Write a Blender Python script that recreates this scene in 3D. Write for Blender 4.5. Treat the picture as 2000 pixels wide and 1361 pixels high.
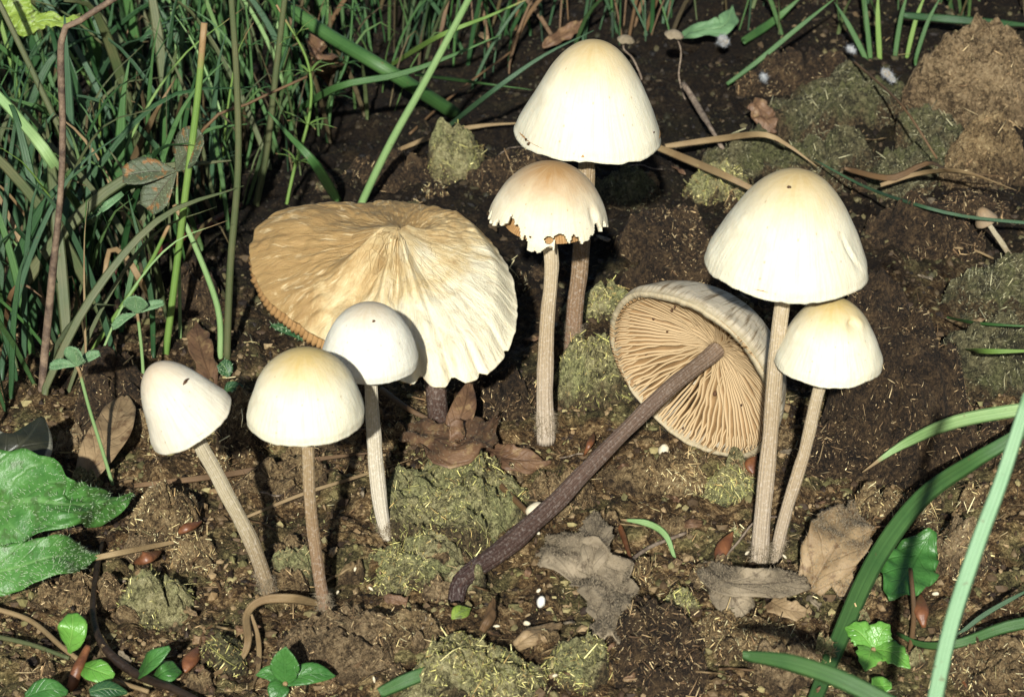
import bpy, math, random
import numpy as np
from mathutils import Matrix, Vector

for o in list(bpy.data.objects):
    bpy.data.objects.remove(o)

# ------------------------------------------------------------------ camera, sky, sun, exposure
U = 0.01                      # everything below is written in centimetres
SC = bpy.context.scene
COL = SC.collection
PITCH = math.radians(25.0)
DIST = 74.0                   # camera to the middle of the picture, cm
HALF = 13.0                   # half the picture's width at that distance, cm
cam_d = bpy.data.cameras.new('camera')
cam = bpy.data.objects.new('camera', cam_d)
COL.objects.link(cam)
SC.camera = cam
cam_d.sensor_width = 36.0
cam_d.lens = 18.0 / (HALF / DIST)
cam_d.clip_start = 0.02
cam_d.clip_end = 200.0
CAMP = np.array([0.0, -DIST * math.cos(PITCH), DIST * math.sin(PITCH)])
cam.location = CAMP * U
cam.rotation_euler = (math.pi / 2 - PITCH, 0, 0)
cam_d.dof.use_dof = True
cam_d.dof.focus_distance = 0.67
cam_d.dof.aperture_fstop = 52.0
cam_d.dof.aperture_blades = 6
SC.render.resolution_x = 1024
SC.render.resolution_y = 696
FWD = np.array([0, math.cos(PITCH), -math.sin(PITCH)])
CUP = np.array([0, math.sin(PITCH), math.cos(PITCH)])
CRT = np.array([1.0, 0, 0])

SUN_EL = math.radians(27.0)
SUN_AZ = math.radians(-4.0)    # seen from above: 0 = straight behind the camera, minus = from its left
sdir = np.array([math.sin(SUN_AZ) * math.cos(SUN_EL), -math.cos(SUN_AZ) * math.cos(SUN_EL), math.sin(SUN_EL)])
world = bpy.data.worlds.new('World')
SC.world = world
world.use_nodes = True
wn = world.node_tree
sky = wn.nodes.new('ShaderNodeTexSky')
sky.sky_type = 'NISHITA'
sky.sun_disc = False
sky.sun_elevation = SUN_EL
sky.sun_rotation = math.atan2(sdir[0], sdir[1])
bg = wn.nodes['Background']
bg.inputs['Strength'].default_value = 0.05
wn.links.new(sky.outputs[0], bg.inputs['Color'])
sun_d = bpy.data.lights.new('sun', 'SUN')
sun_d.energy = 5.0
sun_d.angle = math.radians(1.0)
sun_d.color = (1.0, 0.985, 0.915)
sun = bpy.data.objects.new('sun', sun_d)
COL.objects.link(sun)
sun.rotation_euler = Vector(sdir).to_track_quat('Z', 'Y').to_euler()
SC.view_settings.view_transform = 'Standard'
SC.view_settings.look = 'None'
SC.view_settings.exposure = 0.5
SC.view_settings.gamma = 1.0
SC.view_settings.use_curve_mapping = False

# ------------------------------------------------------------------ noise
rs = np.random.RandomState(7)
random.seed(11)


def _h(ix, iy, iz, seed):
    n = (ix.astype(np.int64) * 374761393 + iy.astype(np.int64) * 668265263 + iz.astype(np.int64) * 2147483647 + seed * 974634777) & 0xFFFFFFFF
    n = ((n ^ (n >> 13)) * 1274126177) & 0xFFFFFFFF
    n = (n ^ (n >> 16)) & 0xFFFFFF
    return n / float(0xFFFFFF) * 2 - 1


def noise(x, y, z=0.0, seed=0):
    x, y, z = np.broadcast_arrays(np.asarray(x, float), np.asarray(y, float), np.asarray(z, float))
    ix, iy, iz = np.floor(x), np.floor(y), np.floor(z)
    fx, fy, fz = x - ix, y - iy, z - iz
    ux, uy, uz = fx * fx * (3 - 2 * fx), fy * fy * (3 - 2 * fy), fz * fz * (3 - 2 * fz)
    r = 0
    for dx in (0, 1):
        for dy in (0, 1):
            for dz in (0, 1):
                w = (ux if dx else 1 - ux) * (uy if dy else 1 - uy) * (uz if dz else 1 - uz)
                r = r + w * _h(ix + dx, iy + dy, iz + dz, seed)
    return r


def fbm(x, y, z=0.0, seed=0, octv=4, gain=0.5):
    r, a, f = 0, 1.0, 1.0
    for k in range(octv):
        r = r + a * noise(np.asarray(x) * f, np.asarray(y) * f, np.asarray(z) * f, seed + k * 17)
        a *= gain
        f *= 2.03
    return r


def sstep(a, b, x):
    t = np.clip((np.asarray(x, float) - a) / (b - a), 0, 1)
    return t * t * (3 - 2 * t)


# ------------------------------------------------------------------ pixels (of the 2000 px photograph) to places
def ray(px, py):
    sx = (px - 1000.0) / 1000.0 * HALF / DIST
    sy = -(py - 680.5) / 1000.0 * HALF / DIST
    return FWD + sx * CRT + sy * CUP


def gz(x, y, fine=True):
    x = np.asarray(x, float)
    y = np.asarray(y, float)
    z = 0.45 * fbm(x * 0.13, y * 0.11, 3.1, 5, 3)
    z = z + 1.5 * sstep(3, 22, y) * sstep(-2, 9, x) + 0.6 * sstep(10, 30, y)
    z = z + 0.9 * np.abs(noise(x * 0.30, y * 0.24, 2.0, 57)) * sstep(-4, 4, y) * sstep(0, 6, x)
    if fine:
        l = fbm(x * 0.9, y * 0.9, 0.5, 21, 2)
        z = z + 0.20 * l - 0.22 * np.abs(noise(x * 0.55, y * 0.55, 9.0, 31)) + 0.10
        z = z + 0.16 * np.abs(noise(x * 1.5, y * 1.5, 3.0, 43)) + 0.15 * np.abs(noise(x * 3.4 + 5, y * 3.4, 1.0, 44)) + 0.05 * fbm(x * 6, y * 6, 0.2, 41, 2, 0.6) - 0.08
    return z


def gp(px, py, h=0.0):
    d = ray(px, py)
    z = 0.0
    for _ in range(14):
        t = (z + h - CAMP[2]) / d[2]
        p = CAMP + d * t
        z = float(gz(p[0], p[1]))
    return p


def vp(px, py, Y):
    d = ray(px, py)
    return CAMP + d * ((Y - CAMP[1]) / d[1])


# ------------------------------------------------------------------ mesh helpers
ORI = {}


def tag(o, label=None, cat=None, group=None, kind=None):
    if label: o['label'] = label
    if cat: o['category'] = cat
    if group: o['group'] = group
    if kind: o['kind'] = kind
    return o


def empty(name, loc, label, cat, group=None):
    o = bpy.data.objects.new(name, None)
    o.empty_display_size = 0.01
    COL.objects.link(o)
    o.location = np.asarray(loc) * U
    ORI[o.name] = np.asarray(loc, float)
    return tag(o, label, cat, group)


def mesh_data(name, V, F, m, crd=None, col=None, smooth=True):
    V = np.asarray(V, np.float32)
    me = bpy.data.meshes.new(name)
    Fs = [np.asarray(f, np.int32) for f in F] if isinstance(F, list) else [np.asarray(F, np.int32)]
    Fs = [f for f in Fs if len(f)]
    me.vertices.add(len(V))
    me.vertices.foreach_set('co', (V * U).ravel())
    nl = sum(f.size for f in Fs)
    npoly = sum(len(f) for f in Fs)
    me.loops.add(nl)
    me.polygons.add(npoly)
    me.loops.foreach_set('vertex_index', np.concatenate([f.ravel() for f in Fs]))
    tot = np.concatenate([np.full(len(f), f.shape[1], np.int32) for f in Fs])
    me.polygons.foreach_set('loop_start', np.concatenate([[0], np.cumsum(tot)[:-1]]).astype(np.int32))
    me.polygons.foreach_set('use_smooth', np.full(npoly, smooth))
    if crd is not None:
        a = me.attributes.new('crd', 'FLOAT_VECTOR', 'POINT')
        a.data.foreach_set('vector', np.asarray(crd, np.float32).ravel())
    if col is not None:
        a = me.attributes.new('tint', 'FLOAT_COLOR', 'POINT')
        c = np.ones((len(V), 4), np.float32)
        c[:, :3] = col
        a.data.foreach_set('color', c.ravel())
    me.update(calc_edges=True)
    me.validate()
    me.materials.append(m)
    return me


def build(name, V, F, m, parent=None, origin=None, crd=None, col=None, smooth=True):
    V = np.asarray(V, float)
    if parent is not None:
        origin = ORI[parent.name]
    elif origin is None:
        b = V[V[:, 2] < V[:, 2].min() + 0.15 * (np.ptp(V[:, 2]) + 1e-6)].mean(0)
        origin = np.array([b[0], b[1], V[:, 2].min()])
    origin = np.asarray(origin, float)
    o = bpy.data.objects.new(name, mesh_data(name, V - origin, F, m, crd, col, smooth))
    COL.objects.link(o)
    ORI[o.name] = origin
    if parent is not None:
        o.parent = parent
    else:
        o.location = origin * U
    return o


def grid_faces(nu, nv, wrap=False):
    """vertices laid out [iv*nu+iu]; wrap closes u"""
    iu = np.arange(nu if wrap else nu - 1)
    iv = np.arange(nv - 1)
    a, b = np.meshgrid(iu, iv)
    a2 = (a + 1) % nu
    return np.stack([b * nu + a, b * nu + a2, (b + 1) * nu + a2, (b + 1) * nu + a], -1).reshape(-1, 4)


def spline(P, n):
    P = np.asarray(P, float)
    if len(P) == 2:
        t = np.linspace(0, 1, n)[:, None]
        return P[0] * (1 - t) + P[1] * t
    d = np.linalg.norm(np.diff(P[:, :3], axis=0), axis=1)
    s = np.concatenate([[0], np.cumsum(np.maximum(d, 1e-6))])
    E = np.vstack([2 * P[0] - P[1], P, 2 * P[-1] - P[-2]])
    out = []
    for t in np.linspace(0, s[-1], n):
        i = min(np.searchsorted(s, t, 'right') - 1, len(P) - 2)
        u = (t - s[i]) / (s[i + 1] - s[i])
        p0, p1, p2, p3 = E[i], E[i + 1], E[i + 2], E[i + 3]
        out.append(0.5 * (2 * p1 + (p2 - p0) * u + (2 * p0 - 5 * p1 + 4 * p2 - p3) * u * u + (3 * p1 - p0 - 3 * p2 + p3) * u ** 3))
    return np.array(out)


def norm(v):
    v = np.asarray(v, float)
    return v / (np.linalg.norm(v, axis=-1, keepdims=True) + 1e-12)


def frames(P, hint):
    T = norm(np.gradient(P, axis=0))
    S = norm(np.cross(T, hint))
    N = np.cross(S, T)
    return T, S, N


def tube(P, R, nseg=10, ridge=0.0, nr=12, n=None, hint=(0, -1, 0.2), cap=True, wob=0.0, seed=0):
    if n: P = spline(P, n)
    P = np.asarray(P, float)
    n = len(P)
    t = np.linspace(0, 1, n)
    R = np.interp(t, np.linspace(0, 1, len(np.atleast_1d(R))), np.atleast_1d(R))
    T, S, N = frames(P, np.asarray(hint, float))
    a = np.arange(nseg) / nseg * 2 * math.pi
    rr = R[:, None] * (1 + ridge * np.cos(a * nr)[None, :])
    if wob:
        rr = rr * (1 + wob * fbm(np.cos(a)[None] * 1.2 + 0 * t[:, None], np.sin(a)[None] * 1.2 + 0 * t[:, None], t[:, None] * n * 0.22, seed, 2))
    V = P[:, None] + rr[..., None] * (np.cos(a)[None, :, None] * S[:, None] + np.sin(a)[None, :, None] * N[:, None])
    V = V.reshape(-1, 3)
    crd = np.stack([np.tile(np.cos(a), n), np.tile(np.sin(a), n), np.repeat(t, nseg)], -1)
    F = [grid_faces(nseg, n, True)]
    if cap:
        V = np.vstack([V, P[0], P[-1]])
        crd = np.vstack([crd, [0, 0, 0], [0, 0, 1]])
        i = np.arange(nseg)
        j = (i + 1) % nseg
        F.append(np.stack([np.full(nseg, n * nseg), j, i], -1))
        F.append(np.stack([np.full(nseg, n * nseg + 1), (n - 1) * nseg + i, (n - 1) * nseg + j], -1))
    return V, F, crd


def blade(P, w, n=18, fold=0.25, thick=0.06, hint=(0, -1, 0.35), taper=(0.75, 1.0, 0.85, 0.12), twist=0.0):
    """a grass blade: closed ribbon with a folded cross section"""
    P = spline(P, n)
    t = np.linspace(0, 1, n)
    W = w * 0.5 * np.interp(t, np.linspace(0, 1, len(taper)), taper)
    T, S, N = frames(P, np.asarray(hint, float))
    if twist:
        a = twist * t[:, None]
        S, N = S * np.cos(a) + N * np.sin(a), N * np.cos(a) - S * np.sin(a)
    th = w * thick
    # six points round the section
    prof = [(-1, fold, 0), (-0.5, fold * 0.42, th), (0, 0, th), (0.5, fold * 0.42, th), (1, fold, 0), (0.5, fold * 0.42, -th), (0, 0, -th), (-0.5, fold * 0.42, -th)]
    V = np.stack([P + S * (u * W)[:, None] + N * (f * W + h)[:, None] for u, f, h in prof], 1).reshape(-1, 3)
    crd = np.stack([np.tile([p[0] for p in prof], n), np.zeros(n * 8), np.repeat(t, 8)], -1)
    F = [grid_faces(8, n, True)]
    e = np.array([[0, 1, 2, 3], [0, 3, 4, 5], [0, 5, 6, 7]])
    F.append(e[:, ::-1])
    F.append(e + (n - 1) * 8)
    return V, F, crd


def sprof(prof, t, win=0.16):
    x = np.linspace(-0.2, 1.2, 561)
    y = np.interp(np.clip(x, 0, 1), np.linspace(0, 1, len(prof)), prof)
    k = max(3, int(win * 400))
    ys = np.convolve(np.pad(y, k, mode='edge'), np.hanning(k + 2)[1:-1] / np.hanning(k + 2)[1:-1].sum(), 'same')[k:-k]
    e = sstep(0, 0.12, t) * sstep(0, 0.12, 1 - t)
    return np.interp(t, x, ys) * e + np.interp(t, np.linspace(0, 1, len(prof)), prof) * (1 - e)


def leaf(P, w, prof, n=26, nu=11, fold=0.2, wave=0.0, wf=5.0, serr=0.0, sf=14, hint=(0, -0.6, 0.8), thick=0.035, seed=0, curl=0.0, crumple=0.0):
    """a broad leaf: two skins, width profile prof along its length"""
    P = spline(P, n)
    t = np.linspace(0, 1, n)
    W = w * 0.5 * np.maximum(sprof(prof, t), 0.004)
    if serr:
        W = W * (1 + serr * (np.abs((t * sf) % 1.0 - 0.5) * 2 - 0.5))
    T, S, N = frames(P, np.asarray(hint, float))
    u = np.linspace(-1, 1, nu)
    uu, tt = np.meshgrid(u, t)
    hgt = fold * np.abs(uu) * W[:, None] - curl * uu ** 2 * W[:, None]
    hgt = hgt + wave * w * np.sin(tt * wf * 6.28 + np.sign(uu) * 1.0 + seed) * np.abs(uu) ** 1.5
    if crumple:
        hgt = hgt + crumple * w * fbm(uu * 1.6 + seed, tt * 5, 0.3, seed, 3)
    # veins pressed in
    V0 = P[:, None] + S[:, None] * (uu * W[:, None])[..., None] + N[:, None] * hgt[..., None]
    e = (1 - np.abs(uu) ** 4)[..., None] * thick * 0.5 + 0.004
    A = (V0 + N[:, None] * e).reshape(-1, 3)
    B = (V0 - N[:, None] * e).reshape(-1, 3)
    k = nu * n
    f = grid_faces(nu, n)
    ring = np.concatenate([np.arange(nu), np.arange(1, n) * nu + nu - 1, (n - 1) * nu + np.arange(nu - 2, -1, -1), np.arange(n - 2, 0, -1) * nu])
    r2 = np.roll(ring, -1)
    side = np.stack([ring, ring + k, r2 + k, r2], -1)
    crd = np.stack([uu.ravel(), np.zeros(k), tt.ravel()], -1)
    return np.vstack([A, B]), [f, f[:, ::-1] + k, side], np.vstack([crd, crd + [0, 1, 0]])


def tri_sample(V, F, n, minz=-9, r=rs):
    F = F if isinstance(F, list) else [F]
    T = np.vstack([np.vstack([f[:, :3], f[:, [0, 2, 3]]]) if f.shape[1] == 4 else f for f in F])
    a, b, c = V[T[:, 0]], V[T[:, 1]], V[T[:, 2]]
    nn = np.cross(b - a, c - a)
    ar = np.linalg.norm(nn, axis=1)
    nn = nn / (ar[:, None] + 1e-12)
    w = ar * (nn[:, 2] > minz)
    i = r.choice(len(T), n, p=w / w.sum())
    u, v = r.rand(n), r.rand(n)
    s = u + v > 1
    u[s], v[s] = 1 - u[s], 1 - v[s]
    return a[i] + (b - a)[i] * u[:, None] + (c - a)[i] * v[:, None], nn[i]


def slivers(P, N, L, W, r=rs, lift=0.25, flat=0.4):
    """little chopped stalk bits lying on points P with normals N"""
    n = len(P)
    a = norm(r.normal(size=(n, 3)))
    D = norm(a - N * (np.sum(a * N, 1, keepdims=True)) * (1 - lift))
    S = norm(np.cross(D, N))
    Q = np.cross(S, D)
    L = L[:, None] * 0.5
    W = W[:, None] * 0.5
    bend = Q * (r.uniform(-.2, .2, (n, 1)) * L)
    C = P + N * W * flat
    vs = []
    for k, (e, s) in enumerate(((-1, 0.8), (0, 1), (1, 0.55))):
        c = C + D * L * e + (bend if e == 0 else 0)
        vs += [c - S * W * s, c + Q * W * s * flat * 1.6, c + S * W * s]
    V = np.stack(vs, 1).reshape(-1, 3)
    f = []
    for k in (0, 3):
        for i in range(3):
            j = (i + 1) % 3
            f.append([k + i, k + j, k + 3 + j, k + 3 + i])
    F4 = (np.array(f)[None] + (np.arange(n) * 9)[:, None, None]).reshape(-1, 4)
    F3 = (np.array([[2, 1, 0], [6, 7, 8]])[None] + (np.arange(n) * 9)[:, None, None]).reshape(-1, 3)
    return V, [F4, F3]


def pick(cols, n, rep, r=rs, var=0.25):
    c = np.array(cols)[r.randint(0, len(cols), n)] * r.uniform(1 - var, 1 + var, (n, 1))
    return np.repeat(c, rep, 0)


def hairs(V, F, n, L, w=0.020, minz=-9, r=rs, lean=0.5):
    P, N = tri_sample(V, F, n, minz, r)
    D = norm(N + lean * r.normal(size=(n, 3)) * 0.6)
    L = L * r.uniform(0.5, 1.2, (n, 1))
    S = norm(np.cross(D, r.normal(size=(n, 3))))
    Q = np.cross(D, S)
    b = [P + (S * math.cos(k) + Q * math.sin(k)) * w * 0.5 - N * 0.01 for k in (0, 2.1, 4.2)]
    tip = P + D * L + r.normal(size=(n, 3)) * L * 0.15
    VV = np.stack(b + [tip], 1).reshape(-1, 3)
    FF = (np.array([[0, 1, 3], [1, 2, 3], [2, 0, 3]])[None] + (np.arange(n) * 4)[:, None, None]).reshape(-1, 3)
    return VV, FF


# ------------------------------------------------------------------ materials
class NT:
    def __init__(s, name):
        s.m = bpy.data.materials.new(name)
        s.m.use_nodes = True
        s.t = s.m.node_tree
        s.b = s.t.nodes['Principled BSDF']

    def n(s, typ, props=None, **inp):
        nd = s.t.nodes.new('ShaderNode' + typ)
        for k, v in (props or {}).items(): setattr(nd, k, v)
        for k, v in inp.items(): s.set(nd, k, v)
        return nd

    def set(s, nd, k, v):
        k = k.replace('_', ' ')
        i = nd.inputs[int(k[1:])] if k[0] == 'i' and k[1:].isdigit() else nd.inputs[k]
        if isinstance(v, bpy.types.NodeSocket): s.t.links.new(v, i)
        else: i.default_value = v

    def pos(s, sx=1, sy=None, sz=None):
        g = s.n('NewGeometry').outputs['Position']
        sy = sx if sy is None else sy
        sz = sx if sz is None else sz
        return s.n('VectorMath', {'operation': 'MULTIPLY'}, i0=g, i1=(100 * sx, 100 * sy, 100 * sz)).outputs[0]

    def attr(s, name, out='Vector'):
        return s.n('Attribute', {'attribute_name': name}).outputs[out]

    def vmul(s, v, k):
        return s.n('VectorMath', {'operation': 'MULTIPLY'}, i0=v, i1=k).outputs[0]

    def noise(s, v, scale, detail=4, rough=0.55, dist=0.0):
        return s.n('TexNoise', None, Vector=v, Scale=scale, Detail=detail, Roughness=rough, Distortion=dist).outputs[0]

    def ramp(s, f, pts):
        r = s.n('ValToRGB', None, Fac=f)
        e = r.color_ramp.elements
        while len(e) > 1: e.remove(e[-1])
        for k, (p, c) in enumerate(pts):
            x = e[0] if k == 0 else e.new(p)
            x.position = p
            c = (c, c, c) if np.isscalar(c) else c
            x.color = (*c, 1)
        return r.outputs[0]

    def mix(s, f, a, b, mode='MIX'):
        m = s.n('Mix', {'data_type': 'RGBA', 'blend_type': mode})
        for i, v in ((0, f), (6, a), (7, b)):
            if isinstance(v, bpy.types.NodeSocket): s.t.links.new(v, m.inputs[i])
            elif i == 0: m.inputs[0].default_value = v
            else: m.inputs[i].default_value = (*v, 1)
        return m.outputs[2]

    def math(s, op, a, b=0.0):
        return s.n('Math', {'operation': op}, i0=a, i1=b).outputs[0]

    def z(s, v, i=2):
        return s.n('SeparateXYZ', None, Vector=v).outputs[i]

    def out(s, col, rough=0.6, bump=None, bs=0.3, bd=0.05, spec=0.4, sss=0.0, sr=(0.004, 0.0025, 0.0012), trans=0.0):
        s.set(s.b, 'Base_Color', (*col, 1) if isinstance(col, tuple) else col)
        s.set(s.b, 'Roughness', rough)
        s.set(s.b, 'Specular_IOR_Level', spec)
        if sss:
            s.b.subsurface_method = 'RANDOM_WALK'
            s.set(s.b, 'Subsurface_Weight', sss)
            s.set(s.b, 'Subsurface_Radius', sr)
            s.set(s.b, 'Subsurface_Scale', 1.0)
        if bump is not None:
            s.set(s.b, 'Normal', s.n('Bump', None, Strength=bs, Distance=bd * U, Height=bump).outputs[0])
        return s.m


def m_soil():
    k = NT('soil')
    p = k.pos()
    a = k.noise(p, 0.35, 5, 0.6)
    b = k.math('ADD', k.math('MULTIPLY', k.noise(p, 1.8, 7, 0.75, 0.6), 0.55), k.math('MULTIPLY', k.noise(p, 9, 5, 0.75, 0.8), 0.45))
    c = k.noise(p, 14, 3, 0.7, 1.2)
    base = k.ramp(b, [(0.38, (0.006, 0.0035, 0.002)), (0.46, (0.036, 0.019, 0.008)), (0.525, (0.15, 0.088, 0.036)), (0.60, (0.50, 0.35, 0.17))])
    base = k.mix(k.ramp(c, [(0.52, 0.0), (0.66, 0.6)]), base, (0.20, 0.14, 0.07))
    # green-tinged matted parts
    g = k.ramp(k.noise(p, 0.55, 3, 0.5, 0.5), [(0.50, 0.0), (0.62, 0.6)])
    base = k.mix(g, base, k.ramp(b, [(0.42, (0.02, 0.02, 0.008)), (0.6, (0.26, 0.25, 0.10))]))
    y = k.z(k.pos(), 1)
    far = k.ramp(k.math('ADD', k.math('MULTIPLY', y, 0.035), k.math('MULTIPLY', a, 0.6)), [(0.12, 0.0), (0.48, 1.0)])  # fading light painted into the soil colour, darker with distance
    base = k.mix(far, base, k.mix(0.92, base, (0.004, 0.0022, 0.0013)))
    wet = k.ramp(k.noise(p, 1.7, 3), [(0.52, 0.9), (0.66, 0.42)])
    h = k.math('ADD', k.noise(p, 7, 5, 0.75, 0.8), k.math('MULTIPLY', k.noise(p, 30, 2, 0.7), 0.4))
    return k.out(base, wet, h, 1.0, 0.2, 0.2)


def m_dung(name, lo, mid, hi, green=None):
    k = NT(name)
    p = k.pos()
    b = k.noise(p, 1.6, 7, 0.75, 0.5)
    c = k.noise(p, 9, 5, 0.75, 0.8)
    f1 = k.noise(k.pos(7, 34, 16), 1.0, 2, 0.6, 1.5)
    f2 = k.noise(k.pos(36, 8, 18), 1.0, 2, 0.6, 1.5)
    base = k.ramp(k.math('ADD', k.math('MULTIPLY', b, 0.5), k.math('MULTIPLY', c, 0.5)), [(0.38, tuple(x * 0.5 for x in lo)), (0.45, lo), (0.52, mid), (0.62, hi)])
    fib = k.ramp(k.math('MAXIMUM', f1, f2), [(0.58, 0.0), (0.72, 1.0)])
    if green:
        g = k.ramp(k.noise(p, 0.7, 5, 0.65, 0.8), [(0.45, 0.0), (0.58, 0.85)])
        base = k.mix(g, base, k.ramp(c, [(0.38, tuple(x * 0.25 for x in green)), (0.52, green), (0.66, tuple(min(1, x * 1.8) for x in green))]))
    base = k.mix(k.math('MULTIPLY', fib, 0.5), base, tuple(min(1, x * 1.35) for x in hi))
    rho = k.math('ADD', k.z(k.attr('crd')), k.math('MULTIPLY', k.math('SUBTRACT', b, 0.5), 0.9))
    base = k.mix(k.ramp(rho, [(0.84, 0.0), (1.06, 0.9)]), base, k.ramp(c, [(0.4, (0.012, 0.007, 0.004)), (0.52, (0.075, 0.044, 0.02)), (0.64, (0.24, 0.16, 0.08))]))
    h = k.math('ADD', k.math('MULTIPLY', k.math('MAXIMUM', f1, f2), 0.6), k.math('MULTIPLY', c, 1.3))
    return k.out(base, 0.75, h, 1.0, 0.22, 0.3)


def m_cap(name, base, top, t0=0.0, t1=0.45, patch=0.25, pcol=(0.47, 0.345, 0.18), rimc=None):
    k = NT(name)
    c = k.attr('crd')
    t = k.z(c)
    fib = k.noise(k.vmul(c, (26, 26, 2.2)), 1.0, 4, 0.6, 0.4)
    blot = k.noise(k.vmul(c, (2.2, 2.2, 4.5)), 1.0, 5, 0.6, 0.4)
    tt = k.math('ADD', t, k.math('MULTIPLY', k.math('SUBTRACT', blot, 0.5), 0.35))
    colr = k.mix(k.ramp(tt, [(t0, 1.0), (t1, 0.0)]), base, top)
    colr = k.mix(k.math('MULTIPLY', k.ramp(fib, [(0.48, 0.0), (0.68, 1.0)]), patch * 1.1), colr, pcol)
    colr = k.mix(k.math('MULTIPLY', k.ramp(blot, [(0.55, 0.0), (0.75, 1.0)]), patch), colr, pcol)
    sp = k.n('TexVoronoi', None, Vector=k.vmul(c, (9, 9, 12)), Scale=1.0, Randomness=1.0)
    sel = k.ramp(k.z(sp.outputs['Color'], 0), [(0.955, 0.0), (0.96, 1.0)])
    dot = k.math('MULTIPLY', k.ramp(sp.outputs['Distance'], [(0.10, 1.0), (0.20, 0.0)]), sel)
    colr = k.mix(k.math('MULTIPLY', dot, 0.45), colr, (0.22, 0.13, 0.06))
    if rimc:
        colr = k.mix(k.ramp(k.math('ADD', t, k.math('MULTIPLY', fib, 0.06)), [(0.93, 0.0), (1.0, 0.8)]), colr, rimc)
    h = k.math('ADD', k.math('MULTIPLY', fib, k.ramp(t, [(0.4, 0.5), (0.95, 1.6)])), k.noise(k.pos(), 9, 4, 0.6))
    return k.out(colr, 0.65, h, 0.3, 0.06, 0.22, sss=0.12, sr=(0.0022, 0.0014, 0.0007))


def m_stem(name, top, low, mid=None, frost=0.25, spot=0.2):
    k = NT(name)
    c = k.attr('crd')
    t = k.z(c)
    st = k.noise(k.vmul(c, (7, 7, 0.8)), 1.0, 3, 0.6, 0.1)
    bl = k.noise(k.vmul(c, (1.4, 1.4, 9)), 1.0, 5, 0.62, 0.3)
    tt = k.math('ADD', t, k.math('MULTIPLY', k.math('SUBTRACT', bl, 0.5), 0.4))
    pts = [(0.05, low), (0.95, top)] if mid is None else [(0.05, low), (0.45, mid), (0.95, top)]
    colr = k.ramp(tt, pts)
    colr = k.mix(k.ramp(st, [(0.42, 0.0), (0.68, 0.55)]), colr, tuple(x * 0.55 for x in low))
    fr = k.noise(k.pos(), 15, 4, 0.75)
    colr = k.mix(k.math('MULTIPLY', k.ramp(fr, [(0.5, 0.0), (0.66, 1.0)]), frost), colr, (0.72, 0.66, 0.58))
    colr = k.mix(k.math('MULTIPLY', k.ramp(bl, [(0.62, 0.0), (0.72, 1.0)]), spot), colr, (0.10, 0.045, 0.02))
    h = k.math('ADD', st, k.math('MULTIPLY', fr, 0.35))
    return k.out(colr, 0.6, h, 0.5, 0.05, 0.3)


def m_blade(name, a, b, tip=None, rough=0.5, base=None, vein=0.6):
    k = NT(name)
    c = k.attr('crd')
    u = k.z(c, 0)
    t = k.z(c)
    v = k.noise(k.vmul(c, (11, 0, 0.7)), 1.0, 4, 0.65)
    bl = k.noise(k.pos(), 0.9, 4, 0.6)
    colr = k.mix(k.ramp(bl, [(0.35, 0.0), (0.65, 1.0)]), a, b)
    colr = k.mix(k.math('MULTIPLY', k.ramp(v, [(0.4, 0.0), (0.65, 1.0)]), vein), colr, tuple(x * 0.55 for x in a))
    if base: colr = k.mix(k.ramp(t, [(0.0, 1.0), (0.35, 0.0)]), colr, base)
    if tip: colr = k.mix(k.ramp(k.math('ADD', t, k.math('MULTIPLY', bl, 0.15)), [(0.96, 0.0), (1.07, 1.0)]), colr, tip)
    sp = k.noise(k.pos(), 7, 2, 0.5)
    colr = k.mix(k.ramp(sp, [(0.68, 0.0), (0.76, 0.5)]), colr, (0.10, 0.07, 0.03))
    return k.out(colr, rough, v, 0.5, 0.03, 0.45)


def m_leaf(name, a, b, edge=None, rough=0.42, vein=(0.2, 0.32, 0.12), nv=7.0, spot=None, vs=0.5):
    k = NT(name)
    c = k.attr('crd')
    u = k.z(c, 0)
    t = k.z(c)
    au = k.math('ABSOLUTE', u)
    bl = k.noise(k.pos(), 1.6, 5, 0.6, 0.3)
    colr = k.mix(k.ramp(bl, [(0.34, 0.0), (0.66, 1.0)]), a, b)
    ph = k.math('SUBTRACT', k.math('MULTIPLY', t, nv), k.math('MULTIPLY', au, 1.6))
    sv = k.math('ABSOLUTE', k.math('SUBTRACT', k.math('FRACT', k.math('ADD', ph, k.math('MULTIPLY', bl, 0.3))), 0.5))
    side = k.ramp(sv, [(0.0, 1.0), (0.10, 0.0)])
    midv = k.ramp(au, [(0.03, 1.0), (0.09, 0.0)])
    vn = k.math('MAXIMUM', k.math('MULTIPLY', side, 0.6), midv)
    colr = k.mix(k.math('MULTIPLY', vn, vs), colr, vein)
    if spot: colr = k.mix(k.ramp(k.noise(k.pos(), 3.4, 4, 0.65), [(0.55, 0.0), (0.64, 0.85)]), colr, spot)
    if edge: colr = k.mix(k.ramp(k.math('ADD', au, k.math('MULTIPLY', bl, 0.3)), [(0.95, 0.0), (1.15, 0.9)]), colr, edge)
    h = k.math('ADD', k.math('MULTIPLY', vn, -0.9), k.noise(k.pos(), 9, 4, 0.6))
    return k.out(colr, rough, h, 0.5, 0.05, 0.45)


def m_tint(name, rough=0.7):
    k = NT(name)
    c = k.attr('tint', 'Color')
    v = k.noise(k.pos(), 12, 3, 0.6)
    return k.out(k.mix(0.6, c, k.ramp(v, [(0.3, 0.55), (0.7, 1.25)]), 'MULTIPLY'), rough, v, 0.4, 0.04, 0.3)


def m_plain(name, a, b, scale=6, rough=0.6, bs=0.5, spec=0.35):
    k = NT(name)
    v = k.noise(k.pos(), scale, 5, 0.65, 0.4)
    return k.out(k.mix(k.ramp(v, [(0.35, 0.0), (0.65, 1.0)]), a, b), rough, k.noise(k.pos(), scale * 2.5, 4, 0.65), bs, 0.06, spec)


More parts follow.
